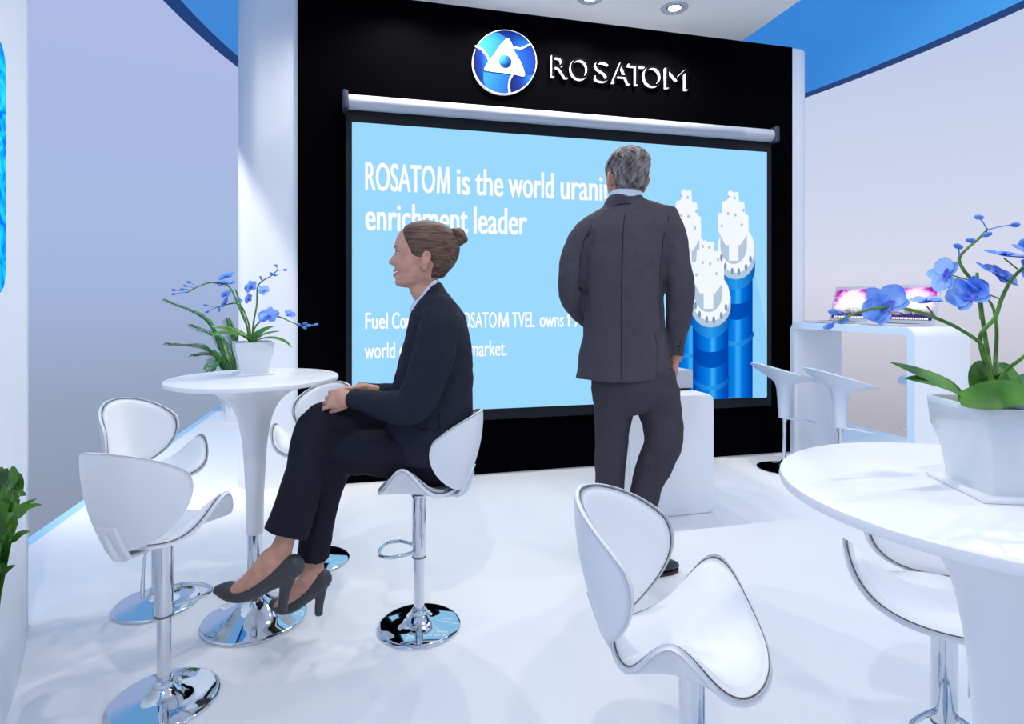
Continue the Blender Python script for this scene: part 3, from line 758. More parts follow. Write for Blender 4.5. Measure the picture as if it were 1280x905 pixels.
def petal(L, W, cup=.25, n=7, m_=6):
    """petal growing along +x in the xy plane, z up"""
    V = []; Fc = []
    for i in range(n+1):
        u = i/n; w_ = W*math.sin(math.pi*min(1, .08+.86*u))**.62
        for k in range(m_+1):
            v = -1+2*k/m_; x = L*u*(1-.06*v*v*u); V.append(Vector((x, w_*v, cup*L*(u*u*.5-.12*u)+.25*w_*v*v*.5)))
    for i in range(n):
        for k in range(m_):
            a = i*(m_+1)+k; Fc.append((a, a+1, a+m_+2, a+m_+1))
    return V, Fc
def flower(parent, c, size, face, roll=0, name='flower', world=True):
    f = Vector(face).normalized(); x = Vector((1, 0, 0))-f*f.x; x.normalize(); y = f.cross(x)
    base = Matrix((x, y, f)).transposed().to_4x4() @ Matrix.Rotation(R(roll), 4, 'Z')
    vf = []
    for ang, L, W in ((90, .95, .36), (90+125, .9, .33), (90-125, .9, .33), (12, 1.0, .52), (168, 1.0, .52)):
        mt = Matrix.Translation(c) @ base @ Matrix.Translation((0, 0, .02*size if W > .4 else 0)) @ Matrix.Rotation(R(ang), 4, 'Z')
        vf.append(xf(petal(L*size, W*size, .22), mt))
    fo = obj(name, join(*vf), M['petal'], parent, True, world=world)
    mt = Matrix.Translation(c) @ base
    lips = [xf(petal(.38*size, .13*size, .9), mt @ Matrix.Translation((0, 0, .04*size)) @ Matrix.Rotation(R(a), 4, 'Z')) for a in (-90, -25, 205)]
    obj('flower_lip', join(*lips, ellipsoid(mt @ Vector((0, .02*size, .10*size)), .07*size, .07*size, .11*size, seg=10, rings=6)), M['lip'], fo, True, world=world)
    return fo
def bud(parent, c, r, ax, stalk_to=None):
    ax = Vector(ax).normalized(); m3 = frame(ax, (0, 0, 1)).to_4x4()
    b_ = obj('bud', ellipsoid(c, r*1.55, r*.8, r*.8, m3, 12, 8), M['bud'], parent, True, world=True)
    if stalk_to is not None:
        obj('bud_stalk', tube([(*(Vector(c)), r*.28), (*((Vector(c)+Vector(stalk_to))/2+Vector((0, 0, .3*r))), r*.2), (*Vector(stalk_to), r*.2)], seg=8, sub=3), M['bud'], b_, True, world=True)
def pot(parent, wt, wbm, h, rot, name='pot'):
    """tapered square pot with softly curved sides; in the parent's frame"""
    def sq(hw, z, r=.18, n=5):
        P = []
        rr = hw*r
        for cx, cy, a0 in ((hw-rr, hw-rr, 0), (-hw+rr, hw-rr, 90), (-hw+rr, -hw+rr, 180), (hw-rr, -hw+rr, 270)):
            P += [Vector((x, y, z)) for (x, y) in arc(cx, cy, rr, a0, a0+90, n)]
        return P
    lv = [(wbm, .006), (wbm*1.005, .012), (wbm*1.03, .03), (wbm*1.12, .06), (wt*.955, .09), (wt*.99, h-.012), (wt, h-.004), (wt*.99, h), (wt*.93, h), (wt*.91, h-.006), (wt*.90, h-.02)]
    rings = [sq(w_/2, z, .14) for w_, z in lv]; n = len(rings[0]); V = [v for r_ in rings for v in r_]; Fc = []
    for i in range(len(rings)-1):
        for k in range(n): j = (k+1) % n; Fc.append((i*n+k, i*n+j, (i+1)*n+j, (i+1)*n+k))
    Fc.append(tuple(reversed(range(n))))
    mt = Matrix.Rotation(rot, 4, 'Z'); p = obj(name, xf((V, Fc), mt), M['pot'], parent, True, autos=50)
    so = sq(wt*.905/2, h-.019, .14); Vs = [mt @ v for v in so]+[mt @ Vector((0, 0, h-.012))]
    obj('soil', (Vs, [(k, (k+1) % n, n) for k in range(n)]), M['soil'], parent, True)
    bmobj('pot_saucer', boxbm(-wbm*.66, wbm*.66, -wbm*.66, wbm*.66, 0, .0065, .002, 2, mt), M['white'], parent, True, 40)
def zc(zm, ox, oy, sc_): return (ox+zm[0]/sc_, oy+zm[1]/sc_)

# --- orchid on the left table
YL = 2.30
lo_ = Vector((-1.022, 2.285, .92)); 
lo_ = Vector(WP(316.5, 466, YL)); lo_.z = .92
og = thing('potted_orchid', 'blue orchid in square white pot on the table beside the seated woman', 'orchid', lo_, 0)
pot(og, .142, .105, .128, R(31))
def q(x, y, dy=0): px, py = zc((x, y), 190, 320, 3.771); return WP(px, py, YL+dy)
rad_ = .0034
def stem(parent, pts, r0, r1, f):
    n = len(pts); P = [(*f(*p), r0+(r1-r0)*i/(n-1)) for i, p in enumerate(pts)]
    return obj('stem', tube(P, seg=8, sub=5, round1=True), M['stem'], parent, True, world=True)
stem(og, [(465, 412, 0), (455, 350, 0), (430, 290, .0), (395, 205, -.02), (375, 160, -.03), (345, 133, -.04), (280, 125, -.05), (220, 143, -.06), (165, 172, -.06)], .0042, .0022, q)
stem(og, [(468, 412, .01), (458, 330, .02), (430, 250, .03), (400, 225, .04), (370, 225, .05), (330, 235, .06), (295, 245, .07)], .0036, .002, q)
stem(og, [(472, 412, .01), (478, 320, .03), (494, 230, .05), (497, 150, .06), (520, 118, .07), (560, 95, .08), (590, 68, .09)], .0042, .0022, q)
stem(og, [(474, 412, -.01), (482, 345, -.02), (510, 310, -.04), (555, 292, -.06), (600, 287, -.07), (650, 308, -.07), (715, 336, -.07)], .0038, .002, q)
stem(og, [(460, 412, .0), (445, 320, .01), (425, 260, .02), (405, 190, .03), (395, 160, .03)], .004, .0028, q)
for (bx_, by_, dy, ax, sx_, sy_) in ((172, 123, -.06, (-1, 0, .3), 205, 142), (157, 140, -.06, (-1, 0, .2), 195, 150), (143, 157, -.06, (-1, 0, 0), 182, 160), (102, 160, -.07, (-1, 0, .1), 165, 170), (103, 180, -.05, (-1, 0, -.1), 166, 172),
        (252, 232, .07, (-1, 0, .2), 296, 244), (260, 263, .06, (-1, 0, -.4), 296, 246), (317, 253, .06, (0, 0, -1), 320, 238), (585, 45, .09, (-.8, 0, .2), 590, 68), (628, 65, .09, (1, 0, .1), 590, 70), (563, 83, .08, (-.8, 0, .3), 560, 96), (580, 90, .08, (1, 0, -.1), 560, 96), (513, 103, .07, (-.4, 0, .8), 516, 122),
        (690, 323, -.07, (1, 0, 0), 680, 320), (722, 318, -.06, (1, 0, .2), 700, 330), (740, 327, -.08, (1, 0, 0), 712, 334), (720, 338, -.07, (1, 0, -.3), 712, 335), (773, 323, -.07, (1, 0, .2), 716, 336)):
    bud(og, q(bx_, by_, dy), .0062, ax, q(sx_, sy_, dy))
for (fx, fy, dy, sz, face, rl_) in ((350, 98, -.05, .036, (-.2, -.55, .75), 10), (345, 130, -.03, .038, (.1, -.35, .9), 40), (350, 182, .0, .026, (-.3, -.7, .5), 0), (345, 220, .04, .026, (-.5, -.6, .3), 30), (405, 210, .05, .018, (.6, -.5, .3), 0),
        (468, 147, .05, .032, (-.3, -.9, .2), 20), (527, 163, .06, .026, (.5, -.6, .4), 60), (457, 202, .04, .026, (-.5, -.8, .1), 15), (550, 285, -.08, .044, (-.1, -.85, .5), 0), (650, 275, -.06, .024, (.7, -.4, .4), 20)):
    flower(og, q(fx, fy, dy), sz, face, rl_)
for (P, wv, up) in (([(468, 405, 0), (430, 372, -.02), (365, 345, -.05), (300, 337, -.08), (277, 329, -.09)], .014, (0, -.6, 1)),
                    ([(465, 405, -.01), (420, 375, -.05), (360, 366, -.09), (310, 370, -.12), (283, 382, -.14)], .021, (0, -.5, 1)),
                    ([(476, 404, .0), (500, 370, .03), (540, 345, .06), (578, 330, .09)], .018, (0, -.5, 1)),
                    ([(480, 405, .01), (520, 375, .0), (560, 362, .0), (600, 354, .0)], .010, (0, -.5, 1)),
                    ([(480, 406, -.01), (520, 390, -.04), (580, 388, -.07), (630, 405, -.09), (660, 432, -.1)], .009, (0, -.5, 1))):
    obj('leaf', strap([q(*p) for p in P], wv, .3, up), M['leaf'], og, True, world=True)

# --- orchid on the right table
YR = .875
ro_ = Vector((.7357, .869, .92))
oh = thing('potted_orchid', 'large blue orchid in square white pot at the right edge of the photo', 'orchid', ro_, 0)
pot(oh, .142, .105, .132, R(-6.7))
def q2(x, y, dy=0): px, py = zc((x, y), 960, 240, 3.016); return WP(px, py, YR+dy)
stem(oh, [(852, 790, 0), (838, 700, 0), (820, 620, -.005), (800, 570, -.01), (720, 515, -.02), (640, 478, -.03), (560, 450, -.04), (470, 433, -.05), (430, 436, -.055), (385, 442, -.06), (310, 465, -.065), (270, 485, -.065)], .0034, .0015, q2)
stem(oh, [(856, 790, 0), (838, 670, .01), (815, 520, .02), (800, 400, .03), (788, 308, .04)], .0036, .0022, q2)
stem(oh, [(848, 790, .01), (858, 620, .03), (862, 520, .04), (850, 440, .045), (824, 398, .05)], .0032, .0018, q2)
stem(oh, [(820, 650, 0), (800, 545, .0), (855, 475, -.01), (880, 405, -.015), (915, 335, -.02), (960, 287, -.03), (1020, 240, -.04)], .0032, .002, q2)
stem(oh, [(806, 480, .03), (795, 385, .03), (770, 335, .03), (735, 290, .035), (721, 250, .04), (748, 216, .045), (790, 180, .05), (826, 143, .055)], .003, .0018, q2)
stem(oh, [(866, 790, -.01), (872, 720, -.02), (895, 675, -.03), (940, 640, -.05), (1000, 600, -.07), (1080, 590, -.09)], .003, .002, q2)
for (bx_, by_, dy, ax, sx_, sy_) in ((795, 95, .055, (-.9, 0, .1), 826, 140), (932, 124, .06, (1, 0, 0), 830, 142), (826, 160, .05, (1, 0, .25), 805, 172), (764, 182, .05, (-.9, 0, .1), 782, 190), (717, 205, .04, (-.8, 0, .3), 722, 245),
        (228, 507, -.065, (-1, 0, -.3), 275, 482), (285, 487, -.06, (-.9, 0, -.3), 300, 470), (248, 452, -.07, (-1, 0, .1), 300, 470), (957, 195, -.01, (.2, 0, 1), 975, 255)):
    bud(oh, q2(bx_, by_, dy), .0052, ax, q2(sx_, sy_, dy))
for (fx, fy, dy, sz, face, rl_) in ((668, 312, .0, .027, (-.85, -.4, .1), 70), (752, 390, .0, .032, (-.25, -.85, .35), 20), (440, 425, -.05, .033, (-.35, -.9, .1), 40), (597, 412, -.03, .023, (-.1, -.25, .95), 0), (790, 352, .0, .018, (.1, -.8, .5), 0),
        (893, 240, .0, .032, (.1, -.3, .95), 10), (850, 300, .0, .028, (.2, -.45, .8), 35), (885, 322, -.01, .026, (.3, -.7, .6), 5), (1000, 235, -.03, .032, (.2, -.5, .8), 0), (1030, 300, -.03, .03, (-.2, -.7, .6), 30)):
    flower(oh, q2(fx, fy, dy), sz, face, rl_)
for (a_, b_) in (((690, 313, .0), (768, 335, .03)), ((600, 432, -.03), (630, 470, -.03)), ((890, 250, 0), (940, 290, -.03)), ((815, 380, .0), (880, 405, -.015))):
    obj('flower_stalk', tube([(*q2(*a_), .0011), (*q2(*b_), .0011)], seg=8, sub=1), M['stem'], oh, True, world=True)
for (P, wv, up) in (([(745, 778, -.02), (690, 735, -.04), (590, 690, -.07), (465, 643, -.09)], .011, (0, -.9, .6)),
                    ([(760, 785, -.02), (700, 745, -.05), (620, 715, -.07), (515, 702, -.08)], .013, (0, -.8, .8)),
                    ([(850, 795, -.02), (780, 780, -.04), (722, 778, -.05)], .012, (0, -.5, 1)),
                    ([(720, 785, -.06), (800, 775, -.07), (880, 762, -.08), (965, 760, -.08), (1060, 765, -.07)], .020, (0, -.95, .5)),
                    ([(850, 780, .01), (830, 740, .02), (812, 690, .02), (820, 640, .03)], .033, (0, -1, .1)),
                    ([(870, 780, .0), (900, 730, .02), (890, 680, .03), (850, 650, .04)], .026, (.3, -1, .1)),
                    ([(860, 785, -.01), (950, 740, .02), (1060, 700, .05), (1150, 720, .06)], .018, (0, -.6, .8))):
    obj('leaf', strap([q2(*p) for p in P], wv, .18, up, taper=.5), M['leaf'], oh, True, world=True)

# --- palm behind the left table
pp = WP(298, 523, 6.0); pp.z = 0
pl = thing('potted_palm', 'fern-like green palm in white pot on the floor behind the left table', 'potted palm', pp, 0)
obj('pot', lathe([(.13, 0), (.138, .01), (.155, .15), (.165, .205), (.172, .21), (.175, .225), (.19, .23), (.192, .262), (.18, .264), (.176, .24)], 48, capt=False), M['potw'], pl, autos=35)
obj('soil', lathe([(.177, .235), (.001, .242)], 32, capb=False, capt=False), M['soil'], pl)
def q3(px, py, dy=0): return WP(px, py, 6.0+dy)
def frond(tip, mid, n=40, wl_=.18):
    b0 = Vector((pp.x, pp.y, .23)); C = [Vector(p) for p in cr([tuple(b0), tuple((b0*.55+Vector(mid)*.45)+Vector((0, 0, .03))), tuple(mid), tuple(tip)], 10)]
    L = len(C); vf = [tube([(*c, .006*(1-.75*i/L)) for i, c in enumerate(C)], seg=6, sub=1)]
    for i in range(6, n):
        u = i/(n-1); k = u*(L-1); i0 = min(int(k), L-2); c = C[i0].lerp(C[i0+1], k-i0); T = (C[i0+1]-C[i0]).normalized()
        S = T.cross(Vector((0, 0, 1))).normalized()
        ll = wl_*(math.sin(math.pi*(.12+.84*u))**.6)*(.9+.2*random.random())
        for sd in (-1, 1):
            d = (T*1.15+S*sd*.6+Vector((0, 0, .12+.2*random.random()))).normalized(); e_ = c+d*ll+Vector((0, 0, -.25*ll*u))
            m_ = (c+e_)/2+Vector((0, 0, .02)); vf.append(strap([c, m_, e_], .007, .25, (0, 0, 1), 3))
    return join(*vf)
for (tx, ty, td, mx_, my_, md) in ((208, 377, -.1, 258, 402, -.05), (211, 431, -.2, 258, 438, -.1), (262, 460, -.45, 276, 452, -.2), (318, 398, .2, 305, 412, .1), (240, 408, .3, 272, 425, .15), (285, 402, .1, 290, 428, .05),
                                   (345, 425, .0, 320, 428, 0), (335, 455, -.3, 315, 448, -.15), (262, 466, .1, 278, 455, .05), (300, 420, -.3, 298, 440, -.15), (243, 445, .1, 268, 446, .0), (360, 395, .3, 325, 410, .2)):
    obj('frond', frond(q3(tx, ty, td), q3(mx_, my_, md)), M['palm'], pl, True, world=True)

# --- glossy plant at the lower left
gp = Vector((-.93, .93, 0))
gl = thing('potted_plant', 'glossy dark green plant with pointed leaves at the lower left edge', 'potted plant', gp, 0)
obj('planter', lathe([(.09, 0), (.095, .02), (.115, .30), (.12, .33), (.115, .34), (.105, .335), (.103, .31)], 48, capt=False), M['potw'], gl, autos=35)
obj('soil', lathe([(.105, .315), (.001, .32)], 32, capb=False, capt=False), M['soil'], gl)
def q4(px, py, Y): return WP(px, py, Y)
lv = [((-30, 720), (0, 650), (15, 600), (16, 582), 1.28, .022), ((-30, 730), (5, 660), (20, 620), (33, 619), 1.22, .017), ((-30, 740), (5, 690), (28, 640), (53, 630), 1.2, .014), ((-35, 745), (0, 710), (20, 672), (38, 664), 1.12, .013),
      ((-40, 760), (-10, 735), (5, 715), (19, 706), 1.08, .012), ((-40, 700), (-15, 630), (0, 600), (10, 585), 1.2, .028), ((-40, 720), (-10, 680), (5, 650), (18, 640), 1.15, .02), ((-30, 700), (8, 660), (22, 610), (23, 590), 1.3, .024),
      ((-45, 740), (-15, 700), (5, 675), (20, 668), 1.1, .018), ((-30, 720), (0, 660), (25, 635), (46, 623), 1.25, .012), ((-60, 720), (-60, 640), (-50, 590), (-45, 560), 1.1, .025), ((-60, 720), (-90, 650), (-110, 610), (-120, 590), .95, .022), ((-50, 740), (-100, 690), (-140, 680), (-160, 690), .85, .02), ((-30, 730), (-5, 660), (5, 640), (8, 610), 1.05, .022), ((-30, 740), (-10, 700), (0, 690), (14, 655), 1.02, .018)]
hub = gp+Vector((0, 0, .31))
for (p0, p1, p2, p3, Y, wv) in lv:
    b_ = hub+Vector((random.uniform(-.03, .05), random.uniform(-.03, .05), 0))
    P = [b_, q4(*p1, Y*.985), q4(*p2, Y), q4(*p3, Y+.01)]
    obj('leaf', strap(P, wv*.68, .28, (.3, -.8, .5), 8, .5), M['shrub'], gl, True, world=True)
# ================= people =================
def px_tube(rows, seg=24, sub=4, **k):
    """rows: (px, py, distance, half width in px, depth radius in m)"""
    P = []
    for (x, y, Y, hw, d) in rows: p = WP(x, y, Y); P.append((p.x, p.y, p.z, hw*Y/F, d))
    return tube(P, ref=(0, 1, 0), seg=seg, sub=sub, **k)
def g(x, s): return math.exp(-(x/s)**2)
def interp(tab, x):
    if x <= tab[0][0]: return tab[0][1]
    for (a, u), (b, v) in zip(tab, tab[1:]):
        if x <= b:
            t = (x-a)/(b-a); t = t*t*(3-2*t)*.35+t*.65; return u+(v-u)*t
    return tab[-1][1]
K = .0003935
def zk(yz): return -(yz-400)*K
def fk(xz): return -(xz-400)*K
FRONT = [(90, 330), (110, 262), (150, 196), (200, 148), (250, 122), (300, 108), (335, 103), (375, 113), (420, 113), (470, 112), (515, 110), (545, 104), (566, 103), (580, 112), (600, 104), (618, 104), (640, 112), (672, 106), (695, 122), (708, 160), (716, 235)]
BACK = [(90, 440), (110, 515), (150, 580), (200, 628), (250, 652), (300, 664), (335, 668), (375, 664), (420, 655), (470, 632), (515, 604), (545, 575), (580, 545), (605, 528), (640, 505), (675, 480), (700, 440), (716, 400)]
WID = [(90, .012), (110, .036), (150, .055), (200, .066), (250, .072), (300, .0745), (375, .0735), (470, .070), (545, .064), (605, .057), (660, .045), (700, .030), (716, .018)]
NOSE = [(370, 0), (385, 6), (420, 34), (450, 54), (472, 68), (490, 62), (508, 26), (520, 4), (530, 0)]
NSIG = [(370, .007), (420, .009), (460, .013), (485, .016), (520, .012)]
def head_pt(yz, q, grow=0.0, backgrow=0.0, nose=True):
    f0 = fk(interp(FRONT, yz)); b0 = fk(interp(BACK, yz)); w_ = interp(WID, yz)
    c = (f0+b0)/2-.004; af = f0-c; ab = c-b0
    cq, sq_ = math.cos(q), math.sin(q)
    e = 2/2.35
    x = (abs(cq)**e)*(1 if cq > 0 else -1); y = (abs(sq_)**e)*(1 if sq_ > 0 else -1)
    X = c+(af*x if x > 0 else (ab+backgrow)*x); Y = (w_+grow)*y
    X += grow*x
    if nose and cq > 0:
        X += interp(NOSE, yz)*K*g(Y, interp(NSIG, yz))
        # eye sockets, lips, cheeks
        X -= .007*g(yz-392, 26)*(g(Y-.031, .014)+g(Y+.031, .014))
        X += .004*g(yz-338, 16)*(g(Y-.028, .02)+g(Y+.028, .02))
        X += .004*g(yz-500, 50)*(g(Y-.038, .018)+g(Y+.038, .018))
        if abs(Y) > .02: X -= .010*g(yz-575, 60)*min(1, (abs(Y)-.02)/.03)
    return Vector((X, Y, zk(yz)))
def head_mesh(grow=0, y0=90, y1=716, n=70, seg=64, backgrow=0, nose=True):
    V = []; Fc = []
    for i in range(n+1):
        yz = y0+(y1-y0)*i/n
        for k in range(seg): V.append(head_pt(yz, 2*math.pi*k/seg, grow, backgrow, nose))
    for i in range(n):
        for k in range(seg):
            j = (k+1) % seg; Fc.append((i*seg+k, (i+1)*seg+k, (i+1)*seg+j, i*seg+j))
    V.append(sum(V[:seg], Vector())/seg+Vector((0, 0, .004+grow))); V.append(sum(V[n*seg:(n+1)*seg], Vector())/seg)
    a, b = len(V)-2, len(V)-1
    for k in range(seg):
        j = (k+1) % seg; Fc.append((a, k, j)); Fc.append((b, n*seg+j, n*seg+k))
    return V, Fc
def hair_shell(line, grow=.006, y0=84, y1=640, n=60, seg=96, thick=.010, backgrow=.006, rough=0.0, topf=None):
    """cap of hair: keeps the part of the head behind the hairline; line(yz) is the angle from the face where hair starts"""
    V = []; Fc = []
    for i in range(n+1):
        yz = max(90, y0+(y1-y0)*i/n); q0 = line(yz)
        for k in range(seg+1):
            u = k/seg; q = q0+(2*math.pi-2*q0)*u
            edge = min(1, min(u, 1-u)*seg/7); edge = math.sqrt(1-(1-edge)**2)
            endf = min(1, (y1-yz)/30); endf = math.sqrt(max(0, 1-(1-endf)**2))
            gr = -.004+(grow+.004)*edge*endf
            if rough: gr += rough*edge*(math.sin(q*13+yz*.05)*math.sin(yz*.06+q*5)+.5*math.sin(q*29+yz*.11))
            gt = topf(yz, q)*edge if topf else 0
            V.append(head_pt(yz, q, gr, backgrow*edge*endf, False)+Vector((0, 0, gt)))
    m_ = seg+1
    for i in range(n):
        for k in range(seg): Fc.append((i*m_+k, (i+1)*m_+k, (i+1)*m_+k+1, i*m_+k+1))
    top = sum(V[:m_], Vector())/m_+Vector((0, 0, .006+grow)); V.append(top); a = len(V)-1
    for k in range(seg): Fc.append((a, k, k+1))
    Fc.append((a, seg, 0)) if True else None
    return V, Fc
def ear_mesh(side, s=1.0):
    """outer ear as a rimmed shell; local head frame"""
    c = Vector((fk(392), .071*side, zk(478))); vf = []
    rim = [(-.006, .0, -.024), (.004, .0, -.031), (.010, .004, -.024), (.006, .004, -.016), (-.010, .012, -.004), (-.019, .014, .012), (-.017, .013, .026), (-.006, .009, .033), (.006, .005, .028), (.011, .002, .016), (.010, .0, .006)]
    P = [(c.x+x*s, c.y+side*y*s, c.z+z*s, .0042*s) for (x, y, z) in rim]
    vf.append(tube(P, seg=10, sub=3, round0=True, round1=True))
    m3 = (Matrix.Rotation(R(-8), 4, 'Y') @ Matrix.Rotation(side*R(22), 4, 'Z'))
    vf.append(ellipsoid(c+Vector((-.003, side*.006, .004))*s, .015*s, .0045*s, .029*s, m3, 16, 10))
    vf.append(ellipsoid(c+Vector((.004, side*.002, -.024))*s, .008*s, .004*s, .010*s, None, 12, 8))
    vf.append(tube([(c.x-.008*s, c.y+side*.007*s, c.z-.008*s, .003), (c.x-.008*s, c.y+side*.009*s, c.z+.010*s, .003), (c.x, c.y+side*.006*s, c.z+.02*s, .0026)], seg=8, sub=3, round0=True, round1=True))
    return join(*vf)
def hand(curl=(20, 30, 25), thumb=(35, 25), spread=1.0, fist=None, s=1.0):
    """hand along +x from the wrist, back of the hand +z, thumb on +y; list of tubes"""
    vf = [tube([(-.03, 0, 0, .025, .019), (0, 0, 0, .026, .018), (.03, .002, 0, .036, .016), (.06, .001, 0, .041, .0145), (.083, 0, -.001, .039, .012), (.092, 0, -.002, .034, .009)], ref=(0, 0, 1), seg=20, sub=3, round1=True)]
    for k, (y, ln, r) in enumerate(((.031, .072, .0082), (.0105, .080, .0084), (-.010, .075, .0081), (-.030, .060, .0073))):
        c = curl if fist is None else fist[k]
        a = 0; p = Vector((.080, y, -.001)); d_ = Vector((1, .10*spread*(1.2-k*.8), 0)).normalized(); P = [(*(p-d_*.02), r*1.1), (*p, r*1.12)]
        for seg_, (L, ang) in enumerate(zip((.45, .30, .25), c)):
            a += R(ang); dd = Vector((d_.x*math.cos(a), d_.y*math.cos(a), -math.sin(a)))
            q1 = p+dd*(L*ln*.5); p = p+dd*(L*ln); P += [(*q1, r*(.98-.1*seg_)), (*p, r*(1.0-.12*seg_))]
        vf.append(tube(P, ref=(0, 0, 1), seg=12, sub=3, round1=True))
    p = Vector((.012, .018, -.004)); a = R(thumb[0]); d_ = Vector((math.cos(a), math.sin(a), -.25)).normalized(); P = [(*p, .014), (*(p+d_*.022), .0135), (*(p+d_*.042), .0105)]
    p = p+d_*.042; a -= R(thumb[1]); d_ = Vector((math.cos(a), math.sin(a), -.3)).normalized(); P += [(*(p+d_*.016), .0098), (*(p+d_*.030), .0100), (*(p+d_*.046), .0082)]
    vf.append(tube(P, ref=(0, 0, 1), seg=12, sub=3, round1=True))
    vf = join(*vf)
    return [Vector(v)*s for v in vf[0]], vf[1]
def hand_at(pos, xdir, back, side, **k):
    vf = hand(**k)
    if side < 0: vf = ([Vector((v.x, -v.y, v.z)) for v in vf[0]], [tuple(reversed(f)) for f in vf[1]])
    x = Vector(xdir).normalized(); z = Vector(back); z = (z-x*z.dot(x)).normalized(); y = z.cross(x)
    mt = Matrix.Translation(pos) @ Matrix((x, y, z)).transposed().to_4x4()
    return xf(vf, mt)

# ---------- seated woman ----------
wo = thing('person', 'seated woman in dark navy suit, hair in a bun, hands clasped on crossed knee', 'person', (-.345, 2.155, 0), 0)
fwd = Vector((-.992, -.13, 0)).normalized(); lf = Vector((0, 0, 1)).cross(fwd)     # her left, towards the viewer
hc = WP(480+400/7.54, 265+400/7.54, 2.155)
HM = Matrix.Translation(hc) @ Matrix((fwd, lf, Vector((0, 0, 1)))).transposed().to_4x4() @ Matrix.Rotation(R(-1), 4, 'Z')
parts = [xf(head_mesh(), HM)]
parts.append(px_tube([(538, 318, 2.155, 15, .048), (534, 338, 2.155, 16, .048), (529, 350, 2.155, 16.5, .044), (527, 359, 2.155, 15.5, .042), (531, 368, 2.155, 15, .044), (536, 377, 2.155, 16, .052), (544, 392, 2.155, 24, .11), (546, 420, 2.155, 30, .13), (544, 460, 2.155, 34, .115), (541, 500, 2.155, 38, .11), (538, 540, 2.155, 38, .10), (535, 562, 2.155, 36, .10)], seg=28))
parts += [xf(ear_mesh(1), HM), xf(ear_mesh(-1), HM)]
def limb(rows, **k): return px_tube(rows, seg=18, **k)
parts.append(limb([(552, 394, 2.02, 15, .04), (542, 440, 2.0, 15, .04), (522, 492, 1.99, 14, .038), (512, 507, 1.99, 13, .036), (475, 504, 2.02, 10.5, .03), (446, 499, 2.06, 8.5, .024), (436, 497, 2.07, 8, .022)]))
parts.append(limb([(546, 394, 2.29, 15, .04), (534, 440, 2.31, 15, .04), (512, 488, 2.31, 14, .038), (500, 498, 2.29, 13, .034), (470, 491, 2.23, 10, .03), (448, 486, 2.165, 8, .024)]))
# hands clasped over the knee: fingers folded round each other
wl_ = WP(441, 497, 2.065); wr_ = WP(448, 486, 2.16)
parts.append(hand_at(wl_, (-.93, .12, -.06), (.05, -.85, .55), 1, fist=((12, 42, 30), (16, 44, 30), (20, 44, 30), (24, 46, 30)), thumb=(28, 22), s=.93))
parts.append(hand_at(wr_, (-.80, -.58, -.04), (-.15, .25, .95), -1, fist=((30, 25, 20), (26, 25, 20), (24, 25, 20), (28, 28, 20)), thumb=(20, 10), s=.93))
# legs
TL = [(548, 552, 2.24, 30, .085), (492, 541, 2.21, 30, .078), (440, 532, 2.16, 25, .068), (402, 530, 2.11, 22, .056), (390, 556, 2.06, 20, .05), (379, 600, 2.02, 18, .046), (366, 645, 1.99, 13, .034), (357, 672, 1.97, 12, .031), (350, 690, 1.96, 14.5, .03), (340, 702, 1.955, 17, .031), (322, 718, 1.95, 13, .034), (303, 732, 1.95, 9, .036), (284, 739, 1.95, 5, .028)]
LL = [(540, 562, 2.12, 18, .04), (500, 568, 2.10, 24, .05), (455, 566, 2.07, 23, .062), (424, 570, 2.09, 20, .054), (410, 602, 2.1, 17, .046), (399, 650, 2.1, 13, .036), (391, 690, 2.1, 12, .032), (391, 712, 2.1, 14, .03), (388, 724, 2.1, 14, .03), (374, 738, 2.1, 12, .034), (358, 750, 2.1, 8, .035), (346, 755, 2.1, 5, .026)]
parts += [limb(TL, round1=True), limb(LL, round1=True)]
body = remesh(obj('body', join(*parts), M['skin'], wo, True, world=True), .0036, 1, .4)
# eyes, brows, mouth
par_skin = M['skin']
def eye(side, par, hm):
    c = Vector((fk(122)-.005, .031*side, zk(390)))
    e_ = obj('eye', xf(ellipsoid(c+Vector((-.0085, 0, 0)), .0118, .0125, .0075, None, 16, 10), hm), M['eyew'], par, True, world=True)
    obj('iris', xf(ellipsoid(c+Vector((-.0005, 0, 0)), .0042, .0062, .0062, None, 14, 8), hm), M['eyed'], e_, True, world=True)
    obj('eyelid', xf(join(tube([(c.x-.013, c.y-.013, c.z+.002, .0028), (c.x-.002, c.y-.006, c.z+.0075, .0042), (c.x-.001, c.y+.003, c.z+.008, .0044), (c.x-.012, c.y+.015, c.z+.002, .003)], seg=10, sub=4, round0=True, round1=True),
        tube([(c.x-.013, c.y-.013, c.z-.002, .0026), (c.x-.003, c.y-.004, c.z-.0078, .0036), (c.x-.004, c.y+.004, c.z-.0078, .0036), (c.x-.013, c.y+.015, c.z-.002, .0028)], seg=10, sub=4, round0=True, round1=True)), hm), par_skin, e_, True, world=True)
    obj('eyelash', xf(tube([(c.x-.010, c.y-.013, c.z+.001, .0012), (c.x+.0035, c.y, c.z+.0045, .0018), (c.x-.009, c.y+.015, c.z+.0005, .0014)], seg=8, sub=4, round0=True, round1=True), hm), M['eyed'], e_, True, world=True)
    b = Vector((fk(108)-.001, .03*side, zk(345)))
    obj('eyebrow', xf(tube([(b.x+.000, b.y-.016*side, b.z-.001, .0018, .003), (b.x-.001, b.y, b.z+.003, .0018, .003), (b.x-.010, b.y+.018*side, b.z+.0, .0012, .002)], seg=8, sub=4, round0=True, round1=True), hm), M['brow'], par, True, world=True)
for sd in (1, -1): eye(sd, wo, HM)
